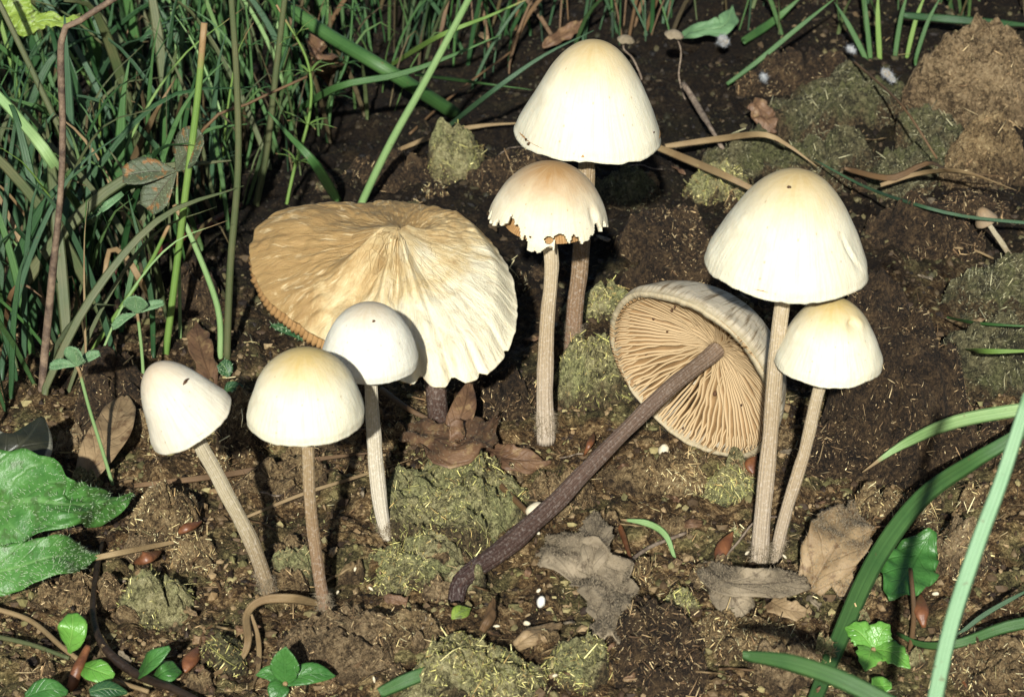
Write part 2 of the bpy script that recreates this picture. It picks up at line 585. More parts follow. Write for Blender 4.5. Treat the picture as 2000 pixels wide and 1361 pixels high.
M = {
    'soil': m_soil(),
    'tint': m_tint('fibre_bits'),
    'dung_green': m_dung('green_dung', (0.07, 0.060, 0.022), (0.38, 0.34, 0.155), (0.64, 0.58, 0.32), (0.31, 0.315, 0.13)),
    'dung_brown': m_dung('brown_dung', (0.055, 0.031, 0.012), (0.29, 0.195, 0.09), (0.54, 0.40, 0.21)),
    'dung_dark': m_dung('dark_dung', (0.012, 0.007, 0.004), (0.060, 0.036, 0.018), (0.17, 0.108, 0.05)),
    'dung_grey': m_dung('grey_green_dung', (0.025, 0.022, 0.011), (0.13, 0.115, 0.055), (0.29, 0.26, 0.135), (0.115, 0.12, 0.045)),
    'dung_tan': m_dung('tan_dung', (0.075, 0.046, 0.02), (0.31, 0.215, 0.11), (0.52, 0.385, 0.22)),
    'cap_cream': m_cap('cream_cap', (0.62, 0.585, 0.445), (0.43, 0.325, 0.155), 0.0, 0.45),
    'cap_white': m_cap('white_cap', (0.62, 0.60, 0.50), (0.46, 0.39, 0.28), 0.0, 0.28, 0.2, (0.40, 0.32, 0.23)),
    'cap_ochre': m_cap('ochre_cap', (0.5984, 0.5456, 0.4048), (0.3256, 0.1892, 0.0748), 0.02, 0.55, 0.25),
    'cap_pinkish': m_cap('ivory_cap', (0.58, 0.54, 0.435), (0.45, 0.375, 0.27), 0.0, 0.38, 0.3, (0.40, 0.31, 0.20)),
    'cap_yellow': m_cap('yellowish_cap', (0.63, 0.595, 0.45), (0.47, 0.35, 0.14), 0.02, 0.45, 0.25),
    'cap_dirty': m_cap('soiled_cap', (0.4576, 0.396, 0.2904), (0.4048, 0.3432, 0.2376), 0.0, 0.4, 0.95, (0.1408, 0.0968, 0.0484), (0.3696, 0.308, 0.1936)),
    'cap_tiny': m_cap('tiny_cap', (0.221, 0.1625, 0.104), (0.195, 0.13, 0.0715), 0.0, 0.5),
    'stem_pale': m_stem('pale_stem', (0.50, 0.45, 0.32), (0.17, 0.11, 0.055), (0.38, 0.325, 0.21)),
    'stem_white': m_stem('whitish_stem', (0.47, 0.42, 0.30), (0.52, 0.47, 0.37), (0.46, 0.40, 0.29), 0.5, 0.1),
    'stem_brown': m_stem('brown_stem', (0.38, 0.30, 0.165), (0.17, 0.10, 0.06), (0.25, 0.17, 0.09), 0.25),
    'stem_frost': m_stem('frosted_stem', (0.50, 0.42, 0.27), (0.38, 0.31, 0.23), (0.35, 0.265, 0.16), 0.3, 0.6),
    'stem_dark': m_stem('dark_purple_stem', (0.20, 0.14, 0.095), (0.032, 0.015, 0.012), (0.105, 0.066, 0.048), 0.16, 0.35),
    'straw': m_blade('dry_straw', (0.2871, 0.2044, 0.1001), (0.174, 0.1087, 0.04785), None, 0.6),
    'straw_dark': m_blade('dark_straw', (0.15, 0.085, 0.035), (0.08, 0.045, 0.02), None, 0.6),
    'root_black': m_plain('black_root', (0.012, 0.008, 0.006), (0.035, 0.022, 0.014), 4, 0.45),
    'twig': m_plain('twig_bark', (0.10, 0.07, 0.05), (0.28, 0.22, 0.16), 5, 0.8, 0.8),
    'dead_bark': m_plain('dead_bark', (0.055, 0.035, 0.025), (0.20, 0.14, 0.09), 3, 0.7, 0.8),
    'red_twig': m_plain('red_twig', (0.05, 0.013, 0.010), (0.12, 0.03, 0.02), 4, 0.5),
    'g_mid': m_blade('green_blade', (0.036, 0.098, 0.024), (0.060, 0.135, 0.034)),
    'g_dark': m_blade('dark_green_blade', (0.014, 0.050, 0.014), (0.026, 0.078, 0.021)),
    'g_blue': m_blade('bluish_green_blade', (0.030, 0.074, 0.034), (0.050, 0.105, 0.048)),
    'g_pale': m_blade('pale_green_blade', (0.174, 0.2958, 0.1044), (0.2349, 0.348, 0.1392), (0.2175, 0.1479, 0.0696)),
    'g_lime': m_blade('yellow_green_blade', (0.1131, 0.2088, 0.03915), (0.1566, 0.2436, 0.0522), (0.2436, 0.1566, 0.0696)),
    'g_olive': m_blade('olive_stalk', (0.05655, 0.08265, 0.02784), (0.1044, 0.1044, 0.0435), None, 0.55),
    'g_mint': m_blade('mint_blade', (0.1914, 0.348, 0.187), (0.2262, 0.3828, 0.2088), None, 0.5),
    'lf_bright': m_leaf('bright_leaf', (0.034, 0.115, 0.020), (0.065, 0.175, 0.036), vein=(0.15, 0.28, 0.09), vs=0.4, spot=(0.04, 0.09, 0.02)),
    'lf_seed': m_leaf('seedling_leaf', (0.0783, 0.2175, 0.03045), (0.1175, 0.2784, 0.04785), nv=5, rough=0.3, vs=0.3, vein=(0.2175, 0.3915, 0.087)),
    'lf_green': m_leaf('mid_leaf', (0.02784, 0.1001, 0.01914), (0.04785, 0.1436, 0.02958), nv=5, rough=0.38, vs=0.25, vein=(0.0696, 0.174, 0.0435)),
    'lf_dark': m_leaf('dark_leaf', (0.01566, 0.0522, 0.0174), (0.0261, 0.0783, 0.0261), rough=0.4),
    'lf_clover': m_leaf('clover_leaf', (0.0783, 0.1566, 0.0696), (0.1131, 0.2088, 0.0957), rough=0.6, vs=0.25),
    'lf_rusty': m_leaf('rusty_leaf', (0.04785, 0.06525, 0.0348), (0.07395, 0.08265, 0.0435), rough=0.6, spot=(0.1914, 0.087, 0.0261), vein=(0.0435, 0.0261, 0.0174)),
    'lf_yellow': m_leaf('wilted_leaf', (0.1392, 0.2088, 0.0261), (0.1914, 0.261, 0.0435), spot=(0.0435, 0.0435, 0.0174), rough=0.5),
    'lf_brown': m_leaf('brown_dead_leaf', (0.075, 0.038, 0.020), (0.16, 0.09, 0.045), rough=0.6, vein=(0.05, 0.025, 0.012), spot=(0.20, 0.13, 0.06)),
    'lf_tan': m_leaf('tan_dead_leaf', (0.17, 0.112, 0.055), (0.30, 0.21, 0.11), rough=0.65, vs=0.3, vein=(0.12, 0.07, 0.03), spot=(0.10, 0.055, 0.025)),
    'lf_grey': m_leaf('grey_dead_leaf', (0.125, 0.098, 0.062), (0.25, 0.20, 0.132), rough=0.8, vein=(0.07, 0.05, 0.03), spot=(0.07, 0.05, 0.03)),
    'lf_black': m_leaf('blackened_leaf', (0.012, 0.014, 0.008), (0.028, 0.028, 0.016), edge=(0.25, 0.24, 0.18), rough=0.4, vein=(0.05, 0.05, 0.03)),
    'bud': m_plain('bud_scale', (0.09, 0.032, 0.014), (0.20, 0.08, 0.032), 3, 0.45, 0.3, 0.5),
    'hair_white': m_plain('pale_hairs', (0.22, 0.32, 0.17), (0.34, 0.42, 0.27), 3, 0.6),
    'hair_grey': m_plain('grey_hairs', (0.17, 0.135, 0.085), (0.26, 0.21, 0.14), 3, 0.8),
    'mould': m_plain('white_mould', (0.25, 0.27, 0.29), (0.45, 0.46, 0.46), 5, 0.8),
    'seed_pale': m_plain('pale_seed', (0.522, 0.4524, 0.3132), (0.6264, 0.5568, 0.4002), 6, 0.5),
    'seed_white': m_plain('white_seed', (0.6438, 0.609, 0.522), (0.7134, 0.6786, 0.609), 6, 0.45),
    'pink': m_plain('pink_petal', (0.55, 0.33, 0.42), (0.72, 0.54, 0.60), 5, 0.5),
    'gillm': m_plain('gill_brown', (0.261, 0.1436, 0.0522), (0.348, 0.2044, 0.08265), 5, 0.7, 0.3),
    'gilledge': m_plain('gill_edge', (0.60, 0.44, 0.24), (0.68, 0.52, 0.31), 8, 0.7, 0.3),
    'speck': m_plain('brown_speck', (0.035, 0.018, 0.008), (0.10, 0.045, 0.018), 8, 0.6),
}

# ------------------------------------------------------------------ ground
def ground():
    def axis(a, b, step, far):
        c = np.arange(a, b + 1e-6, step)
        g = [step]
        ext = []
        d = step
        x = 0
        while x < far:
            d *= 1.35
            x += d
            ext.append(x)
        ext = np.array(ext)
        return np.concatenate([a - ext[::-1], c, b + ext])
    xs = axis(-19, 19, 0.075, 500)
    ys = axis(-20, 32, 0.085, 500)
    X, Y = np.meshgrid(xs, ys)
    Z = gz(X, Y)
    near = (np.abs(X) < 19.5) & (Y > -20.5) & (Y < 32.5)
    Z[near] += 0.05 * np.abs(fbm(X[near] * 8, Y[near] * 8, 0.4, 77, 2, 0.6))
    Z[~near] = gz(X, Y, False)[~near]
    V = np.stack([X, Y, Z], -1).reshape(-1, 3)
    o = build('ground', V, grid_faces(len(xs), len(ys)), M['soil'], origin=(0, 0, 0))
    tag(o, 'dark brown crumbly soil of rotted dung and leaf litter', 'soil', None, 'structure')
    return o


GROUND = ground()


def kk(p):
    return 0.013 * float(np.dot(p - CAMP, FWD)) / DIST


# ------------------------------------------------------------------ mushrooms
def cap_profile(t, blend, R, H):
    par = np.sqrt(t) * (1 - 0.08 * np.sin(math.pi * t))
    ell = np.sqrt(np.maximum(1 - (1 - t) ** 2, 0))
    r = par * (1 - blend) + ell * blend
    r = r * (1 - 0.035 * sstep(0.86, 1.0, t))
    return r * R, (1 - t) * H


def basis(A, e=(1, 0, 0)):
    A = norm(A)
    e1 = norm(np.asarray(e, float) - A * np.dot(A, e))
    return A, e1, np.cross(A, e1)


def cap_mesh(C, A, R, H, blend, seed, na=150, nt=70, rim=0.02, lump=0.032, dents=(), eat=None, holes=()):
    A, e1, e2 = basis(A)
    s = np.linspace(0, 1, nt) ** 1.35
    s[0] = 0.0008
    a = np.arange(na) / na * 2 * math.pi
    aa, tt = np.meshgrid(a, s)
    r, z = cap_profile(tt, blend, R, H)
    ca, sa = np.cos(aa), np.sin(aa)
    r = r * (1 + lump * fbm(ca * 1.3, sa * 1.3, tt * 1.6, seed, 3) * sstep(0, 0.3, tt))
    z = z + rim * R * sstep(0.6, 1, tt) * (fbm(ca * 1.8, sa * 1.8, 0.2, seed + 3, 2) * 1.6)
    z = z + rim * 0.55 * R * sstep(0.93, 1, tt) * noise(ca * 14, sa * 14, 0.7, seed + 5)
    for (da, dt, wa, wt, dep, sl) in dents:
        d = (np.angle(np.exp(1j * (aa - da))) - sl * (tt - dt)) / wa
        q = np.exp(-d ** 2 - ((tt - dt) / wt) ** 2)
        lip = np.exp(-((d - 1.6) / 0.8) ** 2 - ((tt - dt) / wt) ** 2)
        r = r - dep * R * q + dep * R * 0.35 * lip
    V = C + (r * ca)[..., None] * e1 + (r * sa)[..., None] * e2 + z[..., None] * A
    V = V.reshape(-1, 3)
    F = grid_faces(na, nt, True)[:, ::-1]
    crd = np.stack([ca.ravel(), sa.ravel(), tt.ravel()], -1)
    if eat is not None or len(holes):
        fa, ft = aa.ravel()[F[:, 0]], tt.ravel()[F[:, 0]]
        keep = np.ones(len(F), bool)
        if eat is not None:
            keep &= ft < 1 - eat(fa)
        for (ha, ht, hw, hh) in holes:
            keep &= (np.angle(np.exp(1j * (fa - ha))) / hw) ** 2 + ((ft - ht) / hh) ** 2 > 1
        F = F[keep]
    top = len(V)
    V = np.vstack([V, C + A * (H * 1.0)])
    crd = np.vstack([crd, [0, 0, 0]])
    i = np.arange(na)
    F = [F, np.stack([np.full(na, top), i, (i + 1) % na], -1)]
    return V, F, crd


def shell(o, th, off=-1):
    md = o.modifiers.new('thickness', 'SOLIDIFY')
    md.thickness = th * U
    md.offset = off
    md.use_even_offset = False
    return o


def gill_cone(C, A, r0, r1, z0, z1, n=90, amp=0.05, m=7):
    A, e1, e2 = basis(A)
    na = n * 4
    a = np.arange(na) / na * 2 * math.pi
    s = np.linspace(0, 1, m)
    aa, ss = np.meshgrid(a, s)
    r = r0 + (r1 - r0) * ss
    z = z0 + (z1 - z0) * np.sin(ss * math.pi / 2) ** 0.8 + amp * np.cos(aa * n) * np.sin(np.pi * np.clip(ss, 0.02, 0.98))
    V = C + (r * np.cos(aa))[..., None] * e1 + (r * np.sin(aa))[..., None] * e2 + z[..., None] * A
    return V.reshape(-1, 3), grid_faces(na, m, True)


def mushroom(label, base, stem_px, apex, Rpx, Hpx, roll, lean, blend, cmat, smat, sw, seed, dY=0.0, group=None, sink=0.35, specks=(), **kw):
    b = gp(*base)
    t = empty('mushroom', b, label, 'mushroom', group)
    pts = [b - np.array([0, 0, sink]), b]
    n = len(stem_px)
    for i, q in enumerate(stem_px):
        pts.append(vp(q[0], q[1], b[1] + dY * (i + 1) / (n + 1)))
    ap = vp(apex[0], apex[1], b[1] + dY)
    s = kk(ap)
    R, H = Rpx * s, Hpx * s
    A = norm([math.sin(math.radians(roll)), math.sin(math.radians(lean)), math.cos(math.radians(roll))])
    C = ap - A * H
    pts.append(C + A * H * 0.15)
    pts.append(C + A * H * 0.75)
    r = [w * 0.5 * s for w in sw]
    V, F, crd = tube(pts, r, 64, 0.055, 16, n=46, wob=0.09, seed=seed)
    st = build('stem', V, F, M[smat], t, crd=crd)
    F4 = F[0]
    zz = V[F4[:, 0], 2]
    lowf = F4[(zz > b[2] - 0.12) & (zz < b[2] + 0.45)]
    if len(lowf) and sw[0] > 12:
        HV, HF = hairs(V, lowf[:, ::-1], 500, 0.16, 0.016, r=np.random.RandomState(seed), lean=1.6)
        tag(build('base_fuzz', HV, HF, M['hair_grey'], t), kind='stuff')
    V, F, crd = cap_mesh(C, A, R, H, blend, seed, **kw)
    c = shell(build('cap', V, F, M[cmat], t, crd=crd), 0.10)
    V, F = gill_cone(C, A, R * (0.93 if not kw.get('eat') else 0.7), r[-1] * 0.9, H * 0.05 + 0.02, H * 0.5)
    build('gills', V, F, M['gillm'], t)
    A, e1, e2 = basis(A)
    for k, (px, py, ln, wd, ang) in enumerate(specks):
        # a bit of dirt stuck to the cap where the ray meets it
        d = ray(px, py)
        best, bd = None, 1e9
        V2 = cap_mesh(C, A, R, H, blend, seed, **kw)[0]
        w = V2 - CAMP
        tt = w @ norm(d)
        dist = np.linalg.norm(w - tt[:, None] * norm(d), axis=1) + 0.02 * tt
        p = V2[np.argmin(dist)]
        nrm = norm(p - (C + A * H * 0.2))
        dirv = norm(CRT * math.cos(ang) + CUP * math.sin(ang))
        dirv = norm(dirv - nrm * np.dot(dirv, nrm))
        sd = np.cross(nrm, dirv)
        l, w_ = ln * s * 0.5, wd * s * 0.5
        V, F, crd = tube([p - dirv * l, p - dirv * l * 0.4 + nrm * w_ * 0.3, p + dirv * l * 0.5 + nrm * w_ * 0.4 + sd * w_ * 0.4, p + dirv * l], [w_ * 0.4, w_, w_ * 0.8, w_ * 0.3], 7, n=7, hint=nrm, wob=0.4, seed=k)
        build('speck', V, F, M['speck'], t)
    return t, C, A, R, H


Q = -math.pi / 2     # the side of a cap that faces the camera
mushroom('small pinkish white mushroom leaning towards the grass, thick pale stem', (527, 1160), [(492, 1060), (430, 940), (388, 862)], (297, 714), 95, 150, -29, -4, 0.25,
         'cap_pinkish', 'stem_pale', [30, 29, 29, 28, 28, 27], 3, dY=-0.3, specks=[(364, 745, 20, 6, 1.1)])
mushroom('round cream mushroom with yellowish crown on a thin brown stem beside dry curled grass', (637, 1200), [(620, 1100), (607, 1000), (602, 900)], (594, 686), 120, 150, 0, -2, 0.8,
         'cap_yellow', 'stem_brown', [28, 24, 23, 24, 23, 22], 8, rim=0.025)
mushroom('small round whitish mushroom standing before the large torn tan cap', (756, 1055), [(742, 980), (732, 880), (726, 780)], (722, 596), 98, 126, 1, -3, 0.78,
         'cap_white', 'stem_white', [14, 30, 30, 27, 26, 26], 13, specks=[(731, 629, 6, 5, 0.3)], sink=0.2)


def eaten(a):
    d = lambda c: np.angle(np.exp(1j * (a - c)))
    e = 0.10 + 0 * a
    q = random.Random(4)
    for i in range(60):
        c, w = i / 60 * 6.283 + q.uniform(-.05, .05), q.uniform(0.04, 0.13)
        dep = q.uniform(0.10, 0.26)
        e = np.maximum(e, np.where(np.abs(d(c)) < w, 0.05 + dep * np.sqrt(np.clip(1 - (d(c) / w) ** 2, 0, 1)), 0))
    e = e - 0.15 * np.exp(-(d(Q - 0.22) / 0.26) ** 4) - 0.08 * np.exp(-(d(Q + 0.6) / 0.14) ** 4) + 0.10 * np.exp(-(d(Q - 0.85) / 0.35) ** 4) + 0.08 * np.exp(-(d(Q + 1.05) / 0.3) ** 4)
    return np.clip(e, 0.0, 0.6)


mushroom('moth-eaten mushroom with orange-brown crown and ragged perforated margin', (1066, 838), [(1064, 760), (1068, 640), (1077, 520)], (1082, 321), 123, 140, 5, -2, 0.75,
         'cap_ochre', 'stem_frost', [36, 33, 30, 28, 28, 27], 19, na=260, nt=130, eat=eaten, lump=0.03,
         holes=[(Q + 0.17, 0.76, 0.11, 0.055), (Q - 0.02, 0.79, 0.08, 0.05), (Q - 0.42, 0.88, 0.05, 0.022), (Q + 0.50, 0.80, 0.055, 0.035), (Q - 0.35, 0.80, 0.028, 0.016), (Q + 0.34, 0.88, 0.05, 0.03)],
         dents=[(Q + 0.95, 0.55, 0.10, 0.12, 0.05, 0.0)])
mushroom('tall bell-shaped cream mushroom with cracked margin, behind the moth-eaten one', (1118, 675), [(1124, 600), (1136, 480), (1144, 370)], (1162, 81), 153, 198, 3, -2, 0.12,
         'cap_cream', 'stem_brown', [34, 33, 33, 31, 30, 29], 27, rim=0.03, dents=[(Q - 0.12, 0.93, 0.022, 0.10, 0.03, 0.5)],
         specks=[(1028, 272, 7, 5, 0.5), (1034, 282, 8, 6, 0.4), (1277, 260, 4, 4, 0)])
mushroom('largest bell-shaped cream mushroom with a slit in its cap, tall striped stem', (1483, 1102), [(1490, 1000), (1504, 850), (1518, 680)], (1560, 336), 171, 204, 4, -3, 0.2,
         'cap_cream', 'stem_frost', [36, 34, 32, 31, 29, 28], 34, rim=0.03, dY=-0.2, dents=[(Q + 0.98, 0.66, 0.035, 0.15, 0.05, 0.55)], specks=[(1541, 367, 8, 6, -0.4)])
mushroom('smaller cream mushroom with dented yellow crown tucked under the largest cap', (1512, 1098), [(1535, 1000), (1572, 880), (1592, 790)], (1630, 585), 112, 138, 3, -2, 0.45,
         'cap_yellow', 'stem_frost', [24, 25, 25, 24, 23, 22], 41, dY=-0.5, rim=0.03, dents=[(Q + 0.62, 0.22, 0.22, 0.06, 0.10, 0.0), (Q + 0.42, 0.8, 0.02, 0.12, 0.02, 0.3)])
mushroom('tiny brown bell mushroom on a thin pale stem beside grey dung', (1980, 514), [(1960, 480)], (1914, 407), 24, 32, -28, 0, 0.2,
         'cap_tiny', 'stem_pale', [11, 10, 10, 9, 8], 47, na=60, nt=24, sink=0.1)


# --- the large torn, flattened cap
def torn_cap():
    b = gp(862, 850)
    t = empty('mushroom', b, 'large flattened old mushroom with wrinkled torn tan cap and dark stem', 'mushroom')
    Y0 = b[1] - 0.1
    Cc = vp(785, 520, Y0)
    n = norm([-0.06, -math.sin(math.radians(21)), math.cos(math.radians(21))])
    A, e1, e2 = basis(n)
    outl = [(485, 478), (496, 440), (540, 410), (620, 396), (715, 394), (805, 391), (875, 402), (928, 425), (965, 460), (990, 500), (1003, 545), (1007, 590), (999, 640), (976, 682), (942, 712), (905, 728),
            (882, 716), (870, 735), (835, 737), (800, 728), (745, 700), (690, 672), (632, 657), (590, 634), (555, 607), (522, 577), (498, 542), (487, 508)]
    pts = []
    for q in outl:
        d = ray(*q)
        p = CAMP + d * (np.dot(Cc - CAMP, n) / np.dot(d, n)) - Cc
        pts.append((math.atan2(np.dot(p, e2), np.dot(p, e1)), math.hypot(np.dot(p, e1), np.dot(p, e2))))
    pts.sort()
    pa = np.array([p[0] for p in pts])
    pr = np.array([p[1] for p in pts])
    na, nr = 420, 110
    a = np.arange(na) / na * 2 * math.pi - math.pi
    rim = np.interp(a, np.concatenate([pa - 2 * math.pi, pa, pa + 2 * math.pi]), np.tile(pr, 3))
    rim = rim * (1 + 0.010 * noise(np.cos(a) * 22, np.sin(a) * 22, 0.3, 4) + 0.012 * noise(np.cos(a) * 9, np.sin(a) * 9, 0.3, 9))
    for (ax, w, dep) in ((-1.42, 0.035, 0.10), (-1.05, 0.02, 0.05), (-0.8, 0.015, 0.03), (1.9, 0.02, 0.03)):
        rim = rim * (1 - dep * np.exp(-((a - ax) / w) ** 2))
    rho = np.linspace(0.002, 1, nr)
    aa, rr = np.meshgrid(a, rho)
    x = rr * rim[None] * np.cos(aa)
    y = rr * rim[None] * np.sin(aa)
    ca, sa = np.cos(aa), np.sin(aa)
    h = 0.62 * np.exp(-(rr / 0.20) ** 1.6) + 0.62 * (1 - rr ** 2.2)
    # shoulders that run out from the umbo, and a fold on the near side
    ridge = noise(ca * 2.6, sa * 2.6, 0.7, 55)
    h += 0.22 * ridge * np.exp(-((rr - 0.3) / 0.22) ** 2)
    for (ax, w, am) in ((-2.6, 0.20, 0.40), (-1.85, 0.10, 0.26), (-1.3, 0.16, 0.30), (-2.2, 0.09, -0.30), (-1.6, 0.06, -0.22), (0.5, 0.25, 0.16), (1.5, 0.3, -0.12)):
        h += am * np.exp(-((aa - ax) / w) ** 2) * sstep(0.02, 0.14, rr) * (1 - sstep(0.25, 0.8, rr))
    leftness = sstep(0.2, 1.2, np.abs(aa + 0.55))      # wrinkled everywhere but the near right
    warp = 0.8 * noise(ca * 3, sa * 3, rr * 4, 61) + 0.4 * noise(x * 2.2, y * 2.2, 0.3, 62)
    wr = noise(ca * 9 + warp, sa * 9 + warp, rr * 5, 63) * 0.55 + noise(ca * 22 + warp * 2, sa * 22 + warp * 2, rr * 9 + warp, 64) * 0.55
    h += (0.006 + 0.05 * leftness) * wr * sstep(0.12, 0.5, rr)
    h += 0.10 * fbm(x * 0.8, y * 0.8, 0.1, 66, 3) + 0.03 * np.abs(fbm(x * 2.4, y * 2.4, 0.1, 69, 2)) * leftness
    h -= 0.35 * sstep(0.82, 1.0, rr) * (1 - 0.8 * sstep(1.2, 2.2, np.abs(aa + 0.4)))
    h += 0.07 * noise(ca * 2, sa * 2, 0.4, 68) * sstep(0.5, 1, rr)
    V = (Cc + x[..., None] * e1 + y[..., None] * e2 + h[..., None] * A).reshape(-1, 3)
    F = grid_faces(na, nr, True)[:, ::-1]
    crd = np.stack([ca.ravel(), sa.ravel(), rr.ravel()], -1)
    i = np.arange(na)
    V = np.vstack([V, Cc + A * 1.35])
    crd = np.vstack([crd, [0, 0, 0]])
    k = NT('torn_cap_skin')
    c = k.attr('crd')
    tt = k.z(c)
    fx = k.math('MULTIPLY', k.z(c, 0), tt)
    fy = k.math('MULTIPLY', k.z(c, 1), tt)
    bl = k.noise(k.pos(), 0.9, 5, 0.65, 0.5)
    # paler skin to one side, part bleached, part painted light, brown elsewhere, with an uneven border
    d = k.math('ADD', k.math('ADD', k.math('SUBTRACT', k.math('MULTIPLY', fx, 0.65), k.math('MULTIPLY', fy, 0.8)), 0.14), k.math('MULTIPLY', k.math('SUBTRACT', bl, 0.5), 1.7))
    colr = k.ramp(d, [(-0.0, (0.31, 0.20, 0.08)), (0.16, (0.41, 0.29, 0.135)), (0.36, (0.52, 0.405, 0.215)), (0.66, (0.63, 0.575, 0.415))])
    f = k.noise(k.vmul(c, (11, 11, 4.5)), 1.0, 6, 0.7, 1.1)
    colr = k.mix(k.math('MULTIPLY', k.ramp(f, [(0.5, 0.0), (0.64, 1.0)]), 0.35), colr, (0.22, 0.125, 0.045))
    colr = k.mix(k.math('MULTIPLY', k.ramp(f, [(0.33, 1.0), (0.45, 0.0)]), 0.65), colr, (0.68, 0.55, 0.33))
    vor = k.n('TexVoronoi', {'feature': 'DISTANCE_TO_EDGE'}, Vector=k.vmul(c, (2.2, 2.2, 4)), Scale=2.4).outputs['Distance']
    crk = k.math('MULTIPLY', k.ramp(vor, [(0.0, 1.0), (0.035, 0.0)]), k.ramp(tt, [(0.2, 0.3), (0.6, 0.0)]))
    colr = k.mix(crk, colr, (0.36, 0.23, 0.10))
    k.out(colr, 0.6, k.math('SUBTRACT', k.math('ADD', f, k.math('MULTIPLY', k.noise(k.pos(), 7, 5, 0.7), 0.5)), crk), 0.7, 0.09, 0.3, sss=0.08)
    c_o = build('cap', V, [F, np.stack([np.full(na, nr * na), i, (i + 1) % na], -1)], k.m, t, crd=crd)
    shell(c_o, 0.09, -1)
    # gills below the margin, showing where the skin has shrunk back
    m = 10
    ng = 130
    na2 = ng * 4
    a2 = np.arange(na2) / na2 * 2 * math.pi - math.pi
    rim2 = np.interp(a2, np.concatenate([a - 2 * math.pi, a, a + 2 * math.pi]), np.tile(rim, 3))
    edge_h = np.interp(a2, a, h[-1])
    s = np.linspace(0, 1, m)
    a3, s3 = np.meshgrid(a2, s)
    lf = sstep(0.9, 2.0, np.abs(a3 + 0.3))
    rad = rim2[None] * np.where(s3 < 0.3, 0.97 + 0.035 * lf * np.sin(s3 / 0.3 * 3.14), 0.97 - (s3 - 0.3) / 0.7 * 0.9)
    zz = edge_h[None] * (1 - s3) - 0.07 - 0.42 * np.sin(np.clip(s3 / 0.3, 0, 1) * 1.57) * lf - 0.1 * (1 - lf) * s3 + 0.25 * sstep(0.3, 1, s3)
    rad = rad + 0.055 * np.cos(a3 * ng) * (s3 < 0.35) * (s3 > 0.02)
    zz = zz + 0.05 * np.cos(a3 * ng) * (s3 >= 0.3) * (s3 < 0.95)
    V = Cc + (rad * np.cos(a3))[..., None] * e1 + (rad * np.sin(a3))[..., None] * e2 + zz[..., None] * A
    build('gills', V.reshape(-1, 3), grid_faces(na2, m, True)[:, ::-1], M['gillm'], t)
    V, F, crd = tube([b - [0, 0, .3], b, vp(852, 775, Y0), vp(846, 730, Y0), Cc - A * 0.1], [0.24, 0.25, 0.24, 0.22, 0.24], 40, 0.03, 20, n=30, wob=0.1, seed=2)
    build('stem', V, F, M['stem_dark'], t, crd=crd)


torn_cap()


